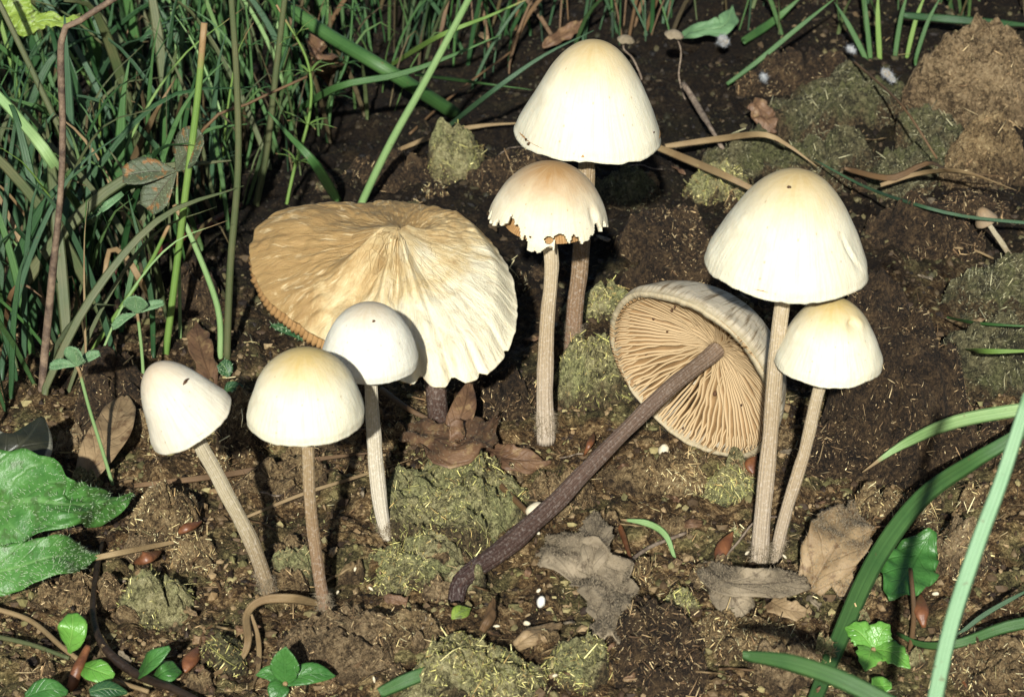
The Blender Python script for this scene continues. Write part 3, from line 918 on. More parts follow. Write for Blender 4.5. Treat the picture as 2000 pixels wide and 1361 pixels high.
# --- the toppled mushroom that shows its gills
def toppled():
    b = gp(893, 1163, 0.12)
    t = empty('mushroom', b, 'toppled mushroom showing brown gills, long dark purplish stem lying over', 'mushroom')
    A0 = norm(0.60 * CRT + 0.585 * CUP + 0.55 * FWD)
    # the cap's lower edge rests on the soil: find its distance from there
    low = gp(1425, 905, 0.0)
    depth = np.dot(low - CAMP, FWD) - 0.75
    def at(px, py, dd):
        d = ray(px, py)
        return CAMP + d * (dd / np.dot(d, FWD))
    C = at(1350, 734, depth)
    s = kk(C)
    R, H = 206 * s, 168 * s
    A, e1, e2 = basis(A0, CRT)
    V, F, crd = cap_mesh(C, A, R, H, 0.72, 71, rim=0.02, lump=0.03, na=200)
    shell(build('cap', V, F, M['cap_dirty'], t, crd=crd), 0.13)
    # lamellae: several wavy shapes, each used all round
    att = C + A * 0.52 * H
    shapes = []
    for q in range(10):
        long_ = q < 6
        n1, n2 = 26, 4
        u = np.linspace(0.0 if long_ else 0.55 + 0.08 * (q - 6), 1, n1)     # stem to margin
        r = 0.17 + (R * 0.955 - 0.17) * u
        ttp = np.interp(np.minimum((r + 0.17) / R, 0.999), cap_profile(np.linspace(0, 1, 80), 0.72, 1, 1)[0][:78], np.linspace(0, 1, 80)[:78])
        ztop = np.maximum((1 - ttp) * H - 0.04, 0.03)
        zbot = 0.52 * H * (1 - u ** 1.5) * 0.98 + 0.02 * H
        if not long_:
            zbot = np.maximum(zbot, ztop - 0.42 * (u - u[0]) / (1 - u[0]) * 1.5 - 0.03)
        zbot = np.minimum(zbot, ztop - 0.01)
        wv = 0.05 * noise(u * 5 + q * 7.7, 0.3, 0.1, 200 + q) + 0.02 * noise(u * 13 + q * 3.3, 0.3, 0.1, 300 + q)
        wv = wv * sstep(0, 0.2, u) * 1.5
        pts = []
        tk = 0.024
        for j in range(n2):
            f = j / (n2 - 1)
            z = ztop * (1 - f) + zbot * f
            thick = tk * (1 - 0.35 * f) * (0.7 + 0.8 * u)
            for sg in (-1, 1):
                pts.append(np.stack([r, wv * f + sg * thick, z], -1))
        P = np.stack(pts, 1)      # n1, n2*2, 3
        ring = [0, 2, 4, 6, 7, 5, 3, 1]
        P = P[:, ring]
        Vg = P.reshape(-1, 3)
        Fg = grid_faces(8, n1, True)
        ends = np.array([[0, 1, 6, 7], [1, 2, 5, 6], [2, 3, 4, 5]])
        crdg = np.stack([np.tile([0, .33, .66, 1, 1, .66, .33, 0], n1), np.zeros(n1 * 8), np.repeat(u, 8)], -1)
        shapes.append(mesh_data('gill', Vg, [Fg, ends[:, ::-1], ends + (n1 - 1) * 8], M['gill_lam'], crdg))
    Lm = Matrix([[e1[0], e2[0], A[0]], [e1[1], e2[1], A[1]], [e1[2], e2[2], A[2]]]).to_4x4()
    org = Matrix.Translation(Vector((C - ORI[t.name]) * U))
    rr = random.Random(5)
    NG = 84
    for i in range(NG):
        for half in (0, 1):
            a = (i + 0.5 * half + rr.uniform(-.1, .1)) / NG * 2 * math.pi
            me = shapes[rr.randrange(6)] if half == 0 else shapes[6 + rr.randrange(4)]
            o = bpy.data.objects.new('gill', me)
            COL.objects.link(o)
            o.parent = t
            o.matrix_local = org @ Lm @ Matrix.Rotation(a, 4, 'Z')
    # rust-brown spots stuck to the gill edges
    for (px, py, w) in ((1396, 768, 9), (1346, 777, 7), (1358, 785, 5), (1366, 770, 5), (1378, 779, 5), (1448, 791, 5), (1262, 692, 6), (1276, 622, 6), (1303, 647, 5), (1202, 663, 6), (1312, 606, 6), (1318, 600, 5), (1334, 836, 5)):
        pl = C + A * 0.12 * H
        d = ray(px, py)
        for it in range(4):
            p = CAMP + d * (np.dot(pl - CAMP, A) / np.dot(d, A))
            rad = np.linalg.norm((p - C) - A * np.dot(p - C, A))
            u = np.clip((rad - 0.17) / (R * 0.955 - 0.17), 0, 1)
            pl = C + A * (0.52 * H * (1 - u ** 1.5) * 0.98 + 0.02 * H)
        V, F, crd = tube([p - CUP * w * s * .6, p, p + CUP * w * s * .5 + CRT * w * s * .2], [w * s * .3, w * s * .5, w * s * .25], 7, n=6, wob=0.5, seed=w + px)
        build('spot', V, F, M['speck'], t)
    # stem from the gill apex down to the soil
    end = C + A * H * 0.93
    P = [b - np.array([0.05, 0.1, 0.35]), b]
    dA, dB = np.dot(att - CAMP, FWD), np.dot(b - CAMP, FWD)
    for (px, py, f) in ((900, 1136, 0.03), (930, 1108, 0.08), (985, 1070, 0.18), (1080, 985, 0.38), (1190, 872, 0.60), (1300, 765, 0.79)):
        P.append(at(px, py, dB + (dA - dB) * f))
    P += [att - A * 0.2, att + A * 0.12 * H, end]
    V, F, crd = tube(P, [14 * s, 18 * s, 18.5 * s, 17 * s, 15 * s, 14.5 * s, 14.5 * s, 15.5 * s, 20 * s], 56, 0.06, 14, n=60, wob=0.10, seed=4)
    build('stem', V, F, M['stem_dark'], t, crd=crd)


k_ = NT('gill_lamella')
_c = k_.attr('crd')
_u = k_.z(_c, 0)
_col = k_.mix(k_.ramp(_u, [(0.90, 0.0), (1.0, 1.0)]), k_.ramp(k_.noise(k_.pos(), 2.5, 4), [(0.35, (0.165, 0.097, 0.042)), (0.65, (0.27, 0.165, 0.074))]), (0.42, 0.305, 0.17))
k_.out(_col, 0.7, None, spec=0.25)
M['gill_lam'] = k_.m
toppled()


# ------------------------------------------------------------------ lumps of dung
STRAWC = [(0.42, 0.34, 0.16), (0.34, 0.25, 0.12), (0.24, 0.16, 0.07), (0.50, 0.44, 0.25), (0.14, 0.085, 0.04)]
GREENC = [(0.40, 0.37, 0.13), (0.32, 0.31, 0.10), (0.50, 0.45, 0.20), (0.20, 0.19, 0.06), (0.28, 0.20, 0.075)]
BROWNC = [(0.26, 0.18, 0.09), (0.17, 0.11, 0.055), (0.10, 0.06, 0.03), (0.34, 0.26, 0.14)]
GREYC = [(0.18, 0.17, 0.10), (0.12, 0.115, 0.07), (0.25, 0.23, 0.13)]


def clump(label, cx, cy, rx, ry, h, mat, seed, nf=500, fc=STRAWC, name='dung_lump', group=None, rot=0.0, fl=0.35, detail=1.0, flat=0.7, lift=0.0):
    r = np.random.RandomState(seed)
    g0 = gp(cx, cy)
    s = kk(g0)
    ex = rx * s * 1.10
    h = h * 1.2
    ey = max(0.45 * ex, (ry * s - 0.30 * h) / math.sin(PITCH) * 0.92)
    c = gp(cx, cy + 0.40 * h / s)
    na = int(max(60, min(190, rx * 1.1)) * detail)
    nr = int(na * 0.42)
    a = np.arange(na) / na * 2 * math.pi
    rho = np.linspace(0.01, 1.12, nr)
    aa, rr = np.meshgrid(a, rho)
    ca, sa = np.cos(aa), np.sin(aa)
    rag = 1.06 + 0.26 * fbm(ca * 1.2, sa * 1.2, 0.2, seed, 2) + 0.10 * noise(ca * 5, sa * 5, 0.3, seed + 7) + 0.035 * noise(ca * 14, sa * 14, 0.3, seed + 8)
    x = rr * ex * rag * ca
    y = rr * ey * rag * sa
    if rot:
        x, y = x * math.cos(rot) - y * math.sin(rot), x * math.sin(rot) + y * math.cos(rot)
    X, Y = c[0] + x, c[1] + y
    dome = np.clip(1 - np.minimum(rr * (1 + 0.25 * noise(X * 0.9, Y * 0.9, 7.0, seed + 3)), 1) ** (2.4 / flat), 0, 1) ** (1.1)
    z = h * dome
    z += h * 0.55 * fbm(X * 0.6, Y * 0.6, 0.3, seed + 11, 3) * dome ** 0.5
    z -= min(h, 1.0) * 0.5 * np.clip(0.10 - np.abs(noise(X * 0.62, Y * 0.62, 4.0, seed + 13) + 0.15 * noise(X * 3, Y * 3, 4.0, seed + 14)), 0, 1) / 0.10 * dome
    z -= min(h, 0.8) * 0.3 * np.clip(0.10 - np.abs(noise(X * 1.5, Y * 1.5, 4.0, seed + 23)), 0, 1) / 0.10 * dome
    amp = np.minimum(rr, 1) * 0 + 1
    z += (0.45 * min(1, h + 0.2) * np.abs(noise(X * 1.4, Y * 1.4, 0.2, seed + 15)) + 0.27 * np.abs(noise(X * 3.1, Y * 3.1, 0.2, seed + 17)) + 0.13 * np.abs(noise(X * 7, Y * 7, 0.2, seed + 16)) + 0.04 * noise(X * 15, Y * 15, 0.2, seed + 19) - 0.16) * amp
    base = gz(X, Y, False)
    z0 = gz(X, Y)
    Z = base * 0.4 + z0 * 0.6 + z + lift - 0.02
    Z = np.where(rr > 1, z0 - 0.25, Z)
    V = np.stack([X, Y, Z], -1).reshape(-1, 3)
    F = grid_faces(na, nr, True)[:, ::-1]
    V = np.vstack([V, [c[0], c[1], Z[0].mean()]])
    i = np.arange(na)
    F = [F, np.stack([np.full(na, na * nr), i, (i + 1) % na], -1)]
    t = empty(name, (c[0], c[1], float(gz(c[0], c[1]))), label, 'dung' if name == 'dung_lump' else name.split('_')[0], group)
    build('body', V, F, M[mat], t, crd=np.vstack([np.stack([ca.ravel(), sa.ravel(), rr.ravel()], -1), [[0, 0, 0]]]))
    if nf:
        nf = int(nf * 2.4)
        P, N = tri_sample(V, F, nf, 0.0, r)
        kp = fbm(P[:, 0] * 0.9, P[:, 1] * 0.9, 0.2, seed, 2) + r.uniform(-.5, .5, nf) > -0.15
        P, N = P[kp], N[kp]
        nf = len(P)
        if nf < 3: return t
        L = np.where(r.rand(nf) < 0.07, r.gamma(3, 0.10, nf), r.gamma(3, 0.030, nf)).clip(0.04, 0.7)
        W = r.uniform(0.010, 0.034, nf) * (0.7 + L)
        SV, SF = slivers(P, N, L, W, r, 0.45)
        cc = pick(fc, nf, 1, r, 0.35) * (np.where(L > 0.2, 1.5, 1.3) * r.choice([0.4, 1, 1.35], nf))[:, None]
        tag(build('fibres', SV, SF, M['tint'], t, col=np.repeat(cc, 9, 0)), kind='stuff')
    return t


clump('round tan dung lump under the big green hairy leaf', 322, 1003, 70, 58, 0.75, 'dung_brown', 101, 700, STRAWC)
clump('ragged greenish dung lump full of chopped straw near the curled dry grass', 305, 1158, 66, 48, 0.65, 'dung_green', 102, 800, GREENC)
clump('big mossy green dung pat between the whitish stem and the toppled stem', 885, 965, 125, 92, 0.75, 'dung_green', 103, 1600, GREENC, rot=-0.3)
clump('straw-flecked green dung lump at the foot of the whitish stem', 815, 1085, 88, 58, 0.45, 'dung_green', 104, 1100, GREENC)
clump('flat tan felted dung slab near the rosette seedling', 690, 1250, 105, 72, 0.45, 'dung_tan', 105, 700, BROWNC, rot=0.5)
clump('small straw-coloured dung lump between tan slab and the dark stem base', 800, 1215, 62, 40, 0.40, 'dung_brown', 106, 500, STRAWC)
clump('broad mossy green dung pat below the toppled stem base', 905, 1315, 125, 62, 0.5, 'dung_green', 107, 1500, GREENC)
clump('mossy dung lump beside the moth-eaten mushroom stem', 1165, 730, 72, 72, 1.0, 'dung_green', 108, 900, GREENC)
clump('grey-green dung ledge behind the moth-eaten mushroom stem', 1175, 595, 66, 34, 0.55, 'dung_green', 109, 600, GREENC)
clump('dull green dung lump with straw behind the torn tan cap', 888, 303, 48, 55, 0.8, 'dung_green', 110, 450, GREENC)
clump('big dark brown fibrous dung lump behind the smaller cream mushroom', 1745, 740, 118, 190, 2.0, 'dung_dark', 111, 1700, BROWNC, detail=1.2)
clump('grey-green dung cake beside the tiny brown mushroom', 1945, 585, 105, 46, 0.8, 'dung_grey', 112, 900, GREYC)
clump('lower grey-green dung cake crossed by a thin green blade', 1945, 715, 95, 68, 1.0, 'dung_grey', 113, 900, GREYC)
clump('large light brown crumbly dung lump with dark top in front of bright grass', 1895, 150, 145, 112, 2.2, 'dung_tan', 114, 1800, BROWNC, detail=1.1)
clump('weathered grey-brown dung slab under the white mould', 1650, 205, 130, 82, 1.0, 'dung_grey', 115, 1500, GREYC, rot=-0.25)
clump('pale olive dung chunk leaning on the weathered slab', 1820, 240, 66, 36, 0.7, 'dung_grey', 116, 450, GREYC)
clump('flat grey dung flake below the weathered slab', 1760, 320, 110, 45, 0.6, 'dung_grey', 117, 700, GREYC)
clump('small olive dung lump beside the fork of the dry stalk', 1405, 345, 52, 36, 0.5, 'dung_green', 118, 350, GREENC)
clump('brown dung lump at the edge of the leaning mushroom shade', 485, 838, 58, 62, 0.7, 'dung_brown', 119, 700, STRAWC)
clump('low brown dung mound under the gilled cap', 1290, 935, 105, 42, 0.45, 'dung_brown', 120, 900, STRAWC)
clump('yellowish dung lump touching the big mushroom stem', 1420, 925, 55, 32, 0.4, 'dung_green', 121, 400, GREENC)
clump('brown dung lump by the thick bending blade', 1745, 1005, 80, 46, 0.55, 'dung_brown', 122, 700, STRAWC)
clump('pale dung lump enclosed by the two blades', 1880, 1060, 62, 55, 0.5, 'dung_tan', 123, 500, STRAWC)
clump('dark felted dung mat beside the grey hairy leaf', 1280, 1250, 95, 90, 0.5, 'dung_dark', 124, 900, BROWNC)
clump('brown dung slab under the brown hairy leaf', 1460, 1240, 105, 45, 0.4, 'dung_brown', 125, 800, STRAWC)
clump('tan dung lump crossed by the bright front blade', 1540, 1315, 62, 38, 0.4, 'dung_tan', 126, 450, STRAWC)
clump('green straw-flecked dung scrap under the grey hairy leaf', 1125, 1290, 58, 42, 0.35, 'dung_green', 127, 500, GREENC)
clump('small green dung scrap beside the dark felted mat', 1335, 1170, 36, 30, 0.35, 'dung_green', 128, 250, GREENC)
clump('brown dung lump at the foot of the pale blade', 1945, 1290, 75, 60, 0.45, 'dung_brown', 129, 600, STRAWC)
clump('dark dung lump behind the clover and the leaning mushroom', 215, 790, 70, 95, 0.9, 'dung_dark', 130, 700, BROWNC)
clump('dark dung lump beneath the grass stalks', 385, 560, 55, 62, 0.8, 'dung_dark', 131, 400, BROWNC)
clump('crumbly dung lump touching the reddish bud scale', 375, 1065, 45, 36, 0.4, 'dung_brown', 132, 350, STRAWC)
clump('low dung lump behind the dry grass loop', 445, 1270, 40, 34, 0.35, 'dung_grey', 133, 250, GREENC)
clump('brown dung lump right of the moth-eaten mushroom shade', 1290, 460, 95, 75, 0.7, 'dung_dark', 134, 800, BROWNC)
clump('dark mossy dung lump below the tall bell mushroom', 1215, 365, 60, 36, 0.5, 'dung_grey', 135, 350, GREYC)
for i, (x, y, w, hh, h_, mt, lb) in enumerate([
    (1330, 560, 95, 50, 0.9, 'dung_dark', 'dark brown crumbly lump behind the gilled cap'), (1480, 300, 85, 42, 0.8, 'dung_grey', 'grey lump under the long dry tan stalk'),
    (1600, 300, 90, 40, 0.9, 'dung_grey', 'mossy grey lump in front of the weathered slab'), (1910, 300, 90, 50, 0.9, 'dung_brown', 'brown lump below the large light brown one'),
    (1790, 440, 100, 60, 0.8, 'dung_dark', 'black-brown lump in the gap beside the largest cap'), (1560, 130, 95, 40, 0.7, 'dung_dark', 'dark lump carrying the small white mould tuft'),
    (1900, 400, 70, 36, 0.4, 'dung_dark', 'dark lump behind the tiny brown mushroom'), (1640, 880, 95, 45, 0.7, 'dung_dark', 'dark fibrous lump behind the smaller mushroom stem'),
    (1860, 870, 80, 45, 0.6, 'dung_dark', 'dark lump under the arched blade tip'), (980, 760, 70, 60, 0.6, 'dung_dark', 'dark wet lump right of the torn cap stem'),
    (1000, 330, 80, 45, 0.6, 'dung_dark', 'dark lump left of the moth-eaten cap'), (760, 330, 80, 45, 0.5, 'dung_dark', 'dark lump behind the torn tan cap rim'),
    (560, 930, 75, 40, 0.4, 'dung_brown', 'brown lump between the two left stems'), (570, 1090, 60, 40, 0.35, 'dung_brown', 'brown lump crossed by the leaning stem shade'),
    (150, 1160, 80, 40, 0.4, 'dung_brown', 'brownish lump below the narrower hairy leaf'), (1090, 960, 55, 35, 0.4, 'dung_brown', 'brown lump above the toppled stem middle')]):
    clump(lb, x, y, w, hh, h_, mt, 160 + i, 500, GREYC if mt == 'dung_grey' else BROWNC)
for i in range(110):
    px, py = random.uniform(20, 1980), random.uniform(330, 1340) if i % 3 else random.uniform(850, 1340)
    if px < 560 and py < 820: px += 560
    w = random.uniform(11, 34)
    if py > 840 and random.random() < 0.5: w *= 1.25
    mt = random.choice(['dung_brown', 'dung_green', 'dung_brown', 'dung_tan'] if py > 800 else ['dung_dark', 'dung_dark', 'dung_grey', 'dung_brown'])
    word = {'dung_brown': 'brown', 'dung_green': 'olive green', 'dung_tan': 'light tan', 'dung_dark': 'blackish', 'dung_grey': 'grey-green'}[mt]
    clump('small %s crumb of dung lying loose on the soil' % word, px, py, w, w * random.uniform(0.5, 0.8), random.uniform(0.18, 0.42), mt, 200 + i, 110, STRAWC if i % 2 else BROWNC, group='small %s dung crumbs' % word)


# ------------------------------------------------------------------ loose litter that nobody could count
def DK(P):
    # light falloff painted into the litter tint: darker towards the back
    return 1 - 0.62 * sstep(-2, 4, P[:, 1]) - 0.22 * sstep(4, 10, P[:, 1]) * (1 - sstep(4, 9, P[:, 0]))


def litter():
    r = np.random.RandomState(3)
    def pts(n, spread):
        px = r.uniform(-120, 2120, n)
        py = 1440 - 1500 * r.rand(n) ** 0.9
        d = np.array([ray(a, b) for a, b in zip(px, py)])
        t = (0.3 - CAMP[2]) / d[:, 2]
        P = CAMP + d * t[:, None]
        keep = (P[:, 1] < 30)
        P = P[keep]
        dens = fbm(P[:, 0] * 0.35, P[:, 1] * 0.25, 0.3, 12, 3)
        P = P[(dens + r.uniform(-.7, .7, len(P))) > -0.25]
        P[:, 2] = gz(P[:, 0], P[:, 1])
        return P
    P = pts(70000, 0)
    n = len(P)
    e = 0.05
    N = norm(np.stack([-(gz(P[:, 0] + e, P[:, 1]) - P[:, 2]) / e, -(gz(P[:, 0], P[:, 1] + e) - P[:, 2]) / e, np.ones(n)], -1))
    L = np.where(r.rand(n) < 0.06, r.gamma(3, 0.12, n), r.gamma(2.4, 0.045, n)).clip(0.04, 1.0)
    W = r.uniform(0.012, 0.036, n) * (0.7 + L)
    V, F = slivers(P, N, L, W, r, 0.4)
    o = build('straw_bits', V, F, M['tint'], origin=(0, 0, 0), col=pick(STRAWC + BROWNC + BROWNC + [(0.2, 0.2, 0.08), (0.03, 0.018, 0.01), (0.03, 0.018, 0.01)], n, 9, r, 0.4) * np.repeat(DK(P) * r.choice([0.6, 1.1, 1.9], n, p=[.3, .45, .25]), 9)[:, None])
    tag(o, 'fine chopped straw and fibres strewn over the dark soil', 'straw', None, 'stuff')
    # crumbs
    P = pts(34000, 0)
    n = len(P)
    g = (1 + 5 ** .5) / 2
    ico = norm(np.array([(-1, g, 0), (1, g, 0), (-1, -g, 0), (1, -g, 0), (0, -1, g), (0, 1, g), (0, -1, -g), (0, 1, -g), (g, 0, -1), (g, 0, 1), (-g, 0, -1), (-g, 0, 1)], float))
    icf = np.array([(0, 11, 5), (0, 5, 1), (0, 1, 7), (0, 7, 10), (0, 10, 11), (1, 5, 9), (5, 11, 4), (11, 10, 2), (10, 7, 6), (7, 1, 8), (3, 9, 4), (3, 4, 2), (3, 2, 6), (3, 6, 8), (3, 8, 9), (4, 9, 5), (2, 4, 11), (6, 2, 10), (8, 6, 7), (9, 8, 1)])
    S = r.gamma(2.0, 0.024, n).clip(0.02, 0.12)
    V = ico[None] * S[:, None, None] * r.uniform(0.55, 1.3, (n, 12, 1)) * r.uniform(0.6, 1.4, (n, 1, 3))
    V = (V + P[:, None] + np.array([0, 0, 0.01])).reshape(-1, 3)
    F = (icf[None] + (np.arange(n) * 12)[:, None, None]).reshape(-1, 3)
    o = build('soil_crumbs', V, F, M['tint'], origin=(0, 0, 0), smooth=False,
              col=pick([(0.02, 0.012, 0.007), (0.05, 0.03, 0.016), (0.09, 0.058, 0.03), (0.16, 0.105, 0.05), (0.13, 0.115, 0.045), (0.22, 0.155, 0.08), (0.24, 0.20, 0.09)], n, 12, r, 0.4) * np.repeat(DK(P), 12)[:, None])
    tag(o, 'loose dark crumbs of soil and dung over the ground', 'crumbs', None, 'stuff')


litter()


# ------------------------------------------------------------------ single blades, stalks and stems
def grass(name, label, pts, w, mat, cat='grass', group=None, kind='blade', n=20, **kw):
    """pts: list of 3D points (cm); w: width in px at the picture's middle distance"""
    pts = [np.asarray(p, float) for p in pts]
    wc = w * 0.013
    if kind == 'blade':
        V, F, crd = blade(pts, wc, n, **kw)
    else:
        V, F, crd = tube(pts, np.array(kw.pop('rad', [0.5, 0.5, 0.46, 0.4])) * wc, kw.pop('nseg', 10), n=n, **kw)
    o = build(name, V, F, M[mat], crd=crd)
    return tag(o, label, cat, group)


def stand(base, px, dY=0.0, sink=0.3):
    """points of something that stands on the soil at pixel base and goes up through pixels px"""
    b = gp(*base)
    n = len(px)
    return [b - np.array([0, 0, sink]), b] + [vp(q[0], q[1], b[1] + dY * (i + 1) / n) for i, q in enumerate(px)]


def lie(px):
    """px: (x, y, height above the soil)"""
    return [gp(*q) for q in px]


grass('grass_stalk', 'long pale green grass stalk slanting up behind the torn tan cap', stand((700, 412), [(760, 285), (830, 160), (915, 0), (950, -70)], -1.0), 17, 'g_pale', kind='tube')
grass('grass_stalk', 'cut yellow-green stalk with brown tip beside the rusty three-part leaf', stand((322, 705), [(345, 520), (362, 380), (385, 200), (399, 45)], 0.5), 14, 'g_lime', kind='tube', rad=[.5, .5, .5, .45])
grass('grass_stalk', 'tall straight olive-green stalk with a dry sheath in the tussock', stand((443, 700), [(450, 520), (465, 330), (462, 150), (452, 0), (448, -60)], 0.6), 14, 'g_olive', kind='tube')
grass('grass_stalk', 'dull olive stalk rising close behind the torn cap edge', stand((500, 400), [(520, 300), (538, 150), (556, 0), (562, -40)], 0.2), 15, 'g_olive', kind='tube')
grass('fallen_stem', 'thick pale green stem lying slantwise behind the tussock', [vp(525, -10, 17.0), vp(640, 68, 15.5), vp(760, 140, 14.0), gp(888, 222, 0.25)], 32, 'g_mid', cat='stem', kind='tube', rad=[.5, .5, .5, .5], nseg=16)
grass('dead_stalk', 'mottled brown bent stem standing in the tussock', stand((82, 760), [(100, 560), (118, 380), (122, 250), (120, 75), (150, 45), (235, -10)], 0.8), 14, 'dead_bark', cat='stem', kind='tube', n=30, wob=0.15, rad=[.55, .5, .45, .4])
grass('dead_stalk', 'grey-brown slanting stem behind the broad upright blade', stand((265, 560), [(190, 420), (120, 260), (20, 50), (-20, -30)], 1.5), 14, 'g_olive', cat='stem', kind='tube')
grass('grass', 'broad bluish upright blade in the tussock', stand((150, 520), [(142, 420), (136, 250), (128, 70), (126, 30)], 1.0), 25, 'g_blue')
grass('grass', 'broad pale blade slanting down through the tussock', [vp(-30, 160, 3.0), vp(40, 235, 2.4), vp(105, 320, 1.6), gp(190, 470, 0.1)], 24, 'g_pale')
grass('grass', 'wide green blade rising to meet the brown bent stem', stand((10, 520), [(40, 440), (80, 360), (118, 305)], 0.3), 26, 'g_mid')
grass('grass', 'wide green blade bending over behind the olive stalk', [gp(660, 392, 0.1), vp(615, 320, 5.5), vp(560, 260, 6.2), vp(520, 215, 6.6)], 24, 'g_mid')
grass('grass', 'short bluish blade beside the thick fallen stem', stand((605, 190), [(618, 120), (632, 30)], 0.2), 18, 'g_blue')
grass('grass', 'dark green blade arching along behind the fallen stem', [gp(560, 230, 0.3), vp(660, 170, 11.0), vp(770, 148, 11.0), vp(860, 118, 11.5), vp(980, 68, 12.0)], 17, 'g_mid')
grass('grass', 'thin dark blade running up to the tall bell mushroom', [gp(860, 260, 0.2), vp(960, 180, 11.5), vp(1060, 110, 11.8), vp(1160, 60, 12)], 12, 'g_blue')
grass('grass', 'thin bright blade reaching the side of the tall bell mushroom', [vp(810, 145, 11.5), gp(940, 163, 0.9), gp(1040, 176, 0.4)], 9, 'g_mid')
grass('grass', 'olive blade crossing behind the pale stalk into the dark', [gp(760, 130, 0.5), vp(860, 70, 14.5), vp(960, 30, 15.0), vp(1060, -15, 15.5)], 13, 'g_lime')
grass('grass', 'dark upright blade with a fold near the wilted yellow leaf', stand((165, 330), [(185, 220), (205, 110), (225, -20)], 0.6), 17, 'g_dark')
grass('grass', 'long dark blade leaning right out of the tussock', stand((150, 560), [(205, 420), (240, 350), (300, 300)], 0.3), 12, 'g_dark')
grass('grass', 'deep green blade crossing the cut stalk low down', [gp(300, 700, 0.1), vp(295, 580, -0.6), vp(272, 470, -0.3), vp(250, 380, 0.2)], 12, 'g_dark')
grass('grass_stalk', 'slim green stalk leaning right above the small clover leaf', stand((178, 690), [(230, 610), (290, 520), (330, 440)], -0.2), 9, 'g_lime', kind='tube')
grass('grass_stalk', 'whitish grass stalk base bundled by the torn cap', stand((430, 700), [(425, 600), (372, 460), (340, 400)], 0.5), 12, 'g_pale', kind='tube')
grass('dry_grass', 'dry tan folded blade hanging in the shaded tussock', [gp(245, 345, 0.4), vp(310, 210, 6.0), vp(345, 150, 6.5)], 17, 'straw', cat='dry grass')
grass('dry_grass', 'curled orange-brown dry blade above the clover', [vp(205, 535, -0.4), vp(215, 488, -0.4), vp(245, 500, -0.8), vp(275, 550, -1.2), gp(300, 600, 0.1)], 13, 'straw', cat='dry grass')
grass('dry_grass', 'curved dry brown blade in the lower tussock', [gp(10, 660, 0.2), vp(20, 580, -1.2), vp(45, 556, -1.4), vp(82, 580, -1.6)], 12, 'straw_dark', cat='dry grass')
grass('dry_stalk', 'long dry brown stalk slanting behind the cut stalk', [gp(250, 480, 0.1), vp(400, 250, 4.0), vp(480, 205, 4.5), vp(600, 150, 5.0)], 7, 'straw_dark', cat='dry grass', kind='tube')
grass('dry_stalk', 'thin dark stalk lying between tussock and tall bell mushroom', [gp(800, 262, 0.1), gp(880, 190, 0.5), gp(1000, 100, 1.0)], 6, 'straw_dark', cat='dry grass', kind='tube')
grass('red_twig', 'dark red shiny twig lying in the tussock', [gp(215, 535, 0.2), gp(300, 495, 0.35), gp(400, 440, 0.4), gp(470, 400, 0.2)], 15, 'red_twig', cat='twig', kind='tube', nseg=9)
# front right
grass('grass', 'thick dark green blade bending from the corner down past the lobed leaf', [gp(1575, 1400, 0.1), gp(1640, 1240, 0.5), gp(1710, 1090, 0.9), gp(1800, 970, 1.4), vp(1900, 900, -9.2), vp(1965, 862, -8.8), vp(2060, 800, -8.5)], 33, 'g_mid', n=30, fold=0.45, taper=(0.7, 0.95, 1.0, 0.9, 0.6))
grass('grass', 'pale mint blurred blade crossing the thick dark blade', [vp(1815, 1420, -24.5), vp(1855, 1230, -24.0), vp(1910, 1060, -23.5), vp(1955, 940, -23.0), vp(2010, 770, -22.5)], 22, 'g_mint', fold=0.15, taper=(1, 1, 1, 0.9, .8))
grass('grass', 'arched green blade tip reaching from beyond the corner', [gp(2080, 790, 2.0), gp(1990, 800, 1.9), gp(1860, 825, 1.6), gp(1760, 870, 1.0), gp(1684, 922, 0.35)], 24, 'g_pale', taper=(0.8, 1, 1, 0.75, 0.08))
grass('grass', 'bright green blurred blade lying at the front edge', [vp(1452, 1279, -22.5), vp(1540, 1292, -23.0), vp(1640, 1325, -23.5), vp(1760, 1385, -24.0)], 26, 'g_mid', taper=(0.55, 0.95, 1, 1))
grass('grass', 'bright short blade curving in at the lower corner', [gp(2060, 1205, 1.2), gp(1960, 1225, 0.8), gp(1870, 1256, 0.4), gp(1800, 1258, 0.25), gp(1752, 1236, 0.2)], 20, 'g_mid', taper=(1, 1, 0.8, 0.6, 0.3))
grass('grass', 'thin bluish blade beside the pale mint blade', [gp(1870, 1240, 0.3), gp(1930, 1195, 0.7), gp(2030, 1140, 1.2)], 9, 'g_blue')
grass('grass', 'thin green arching blade reaching the tiny brown mushroom', [gp(1590, 312, 1.1), gp(1690, 365, 1.3), gp(1800, 403, 1.4), gp(1900, 425, 1.3), gp(2060, 440, 1.2)], 7, 'g_blue', taper=(0.4, 0.9, 1, 1, 1))
grass('grass', 'thin green blade lying across the grey dung cakes', [gp(1850, 620, 0.6), gp(1920, 632, 1.5), gp(2060, 640, 1.9)], 7, 'g_mid')
grass('grass', 'yellow-green crushed blade on the lower grey dung cake', [gp(1880, 680, 1.0), gp(1930, 686, 1.6), gp(2060, 684, 1.8)], 12, 'g_lime')
grass('grass', 'short green seedling blade by the grey hairy leaf', [gp(1318, 1090, 0.0), gp(1300, 1045, 0.4), gp(1265, 1022, 0.6), gp(1212, 1014, 0.4)], 12, 'g_pale', taper=(0.5, 0.9, 1, 0.2))
grass('grass', 'cut green blade lying on the mossy dung pat', [gp(742, 1352, 0.45), gp(800, 1325, 0.6), gp(858, 1304, 0.6)], 22, 'g_mid', taper=(0.8, 1, 1, 0.9), fold=0.3)
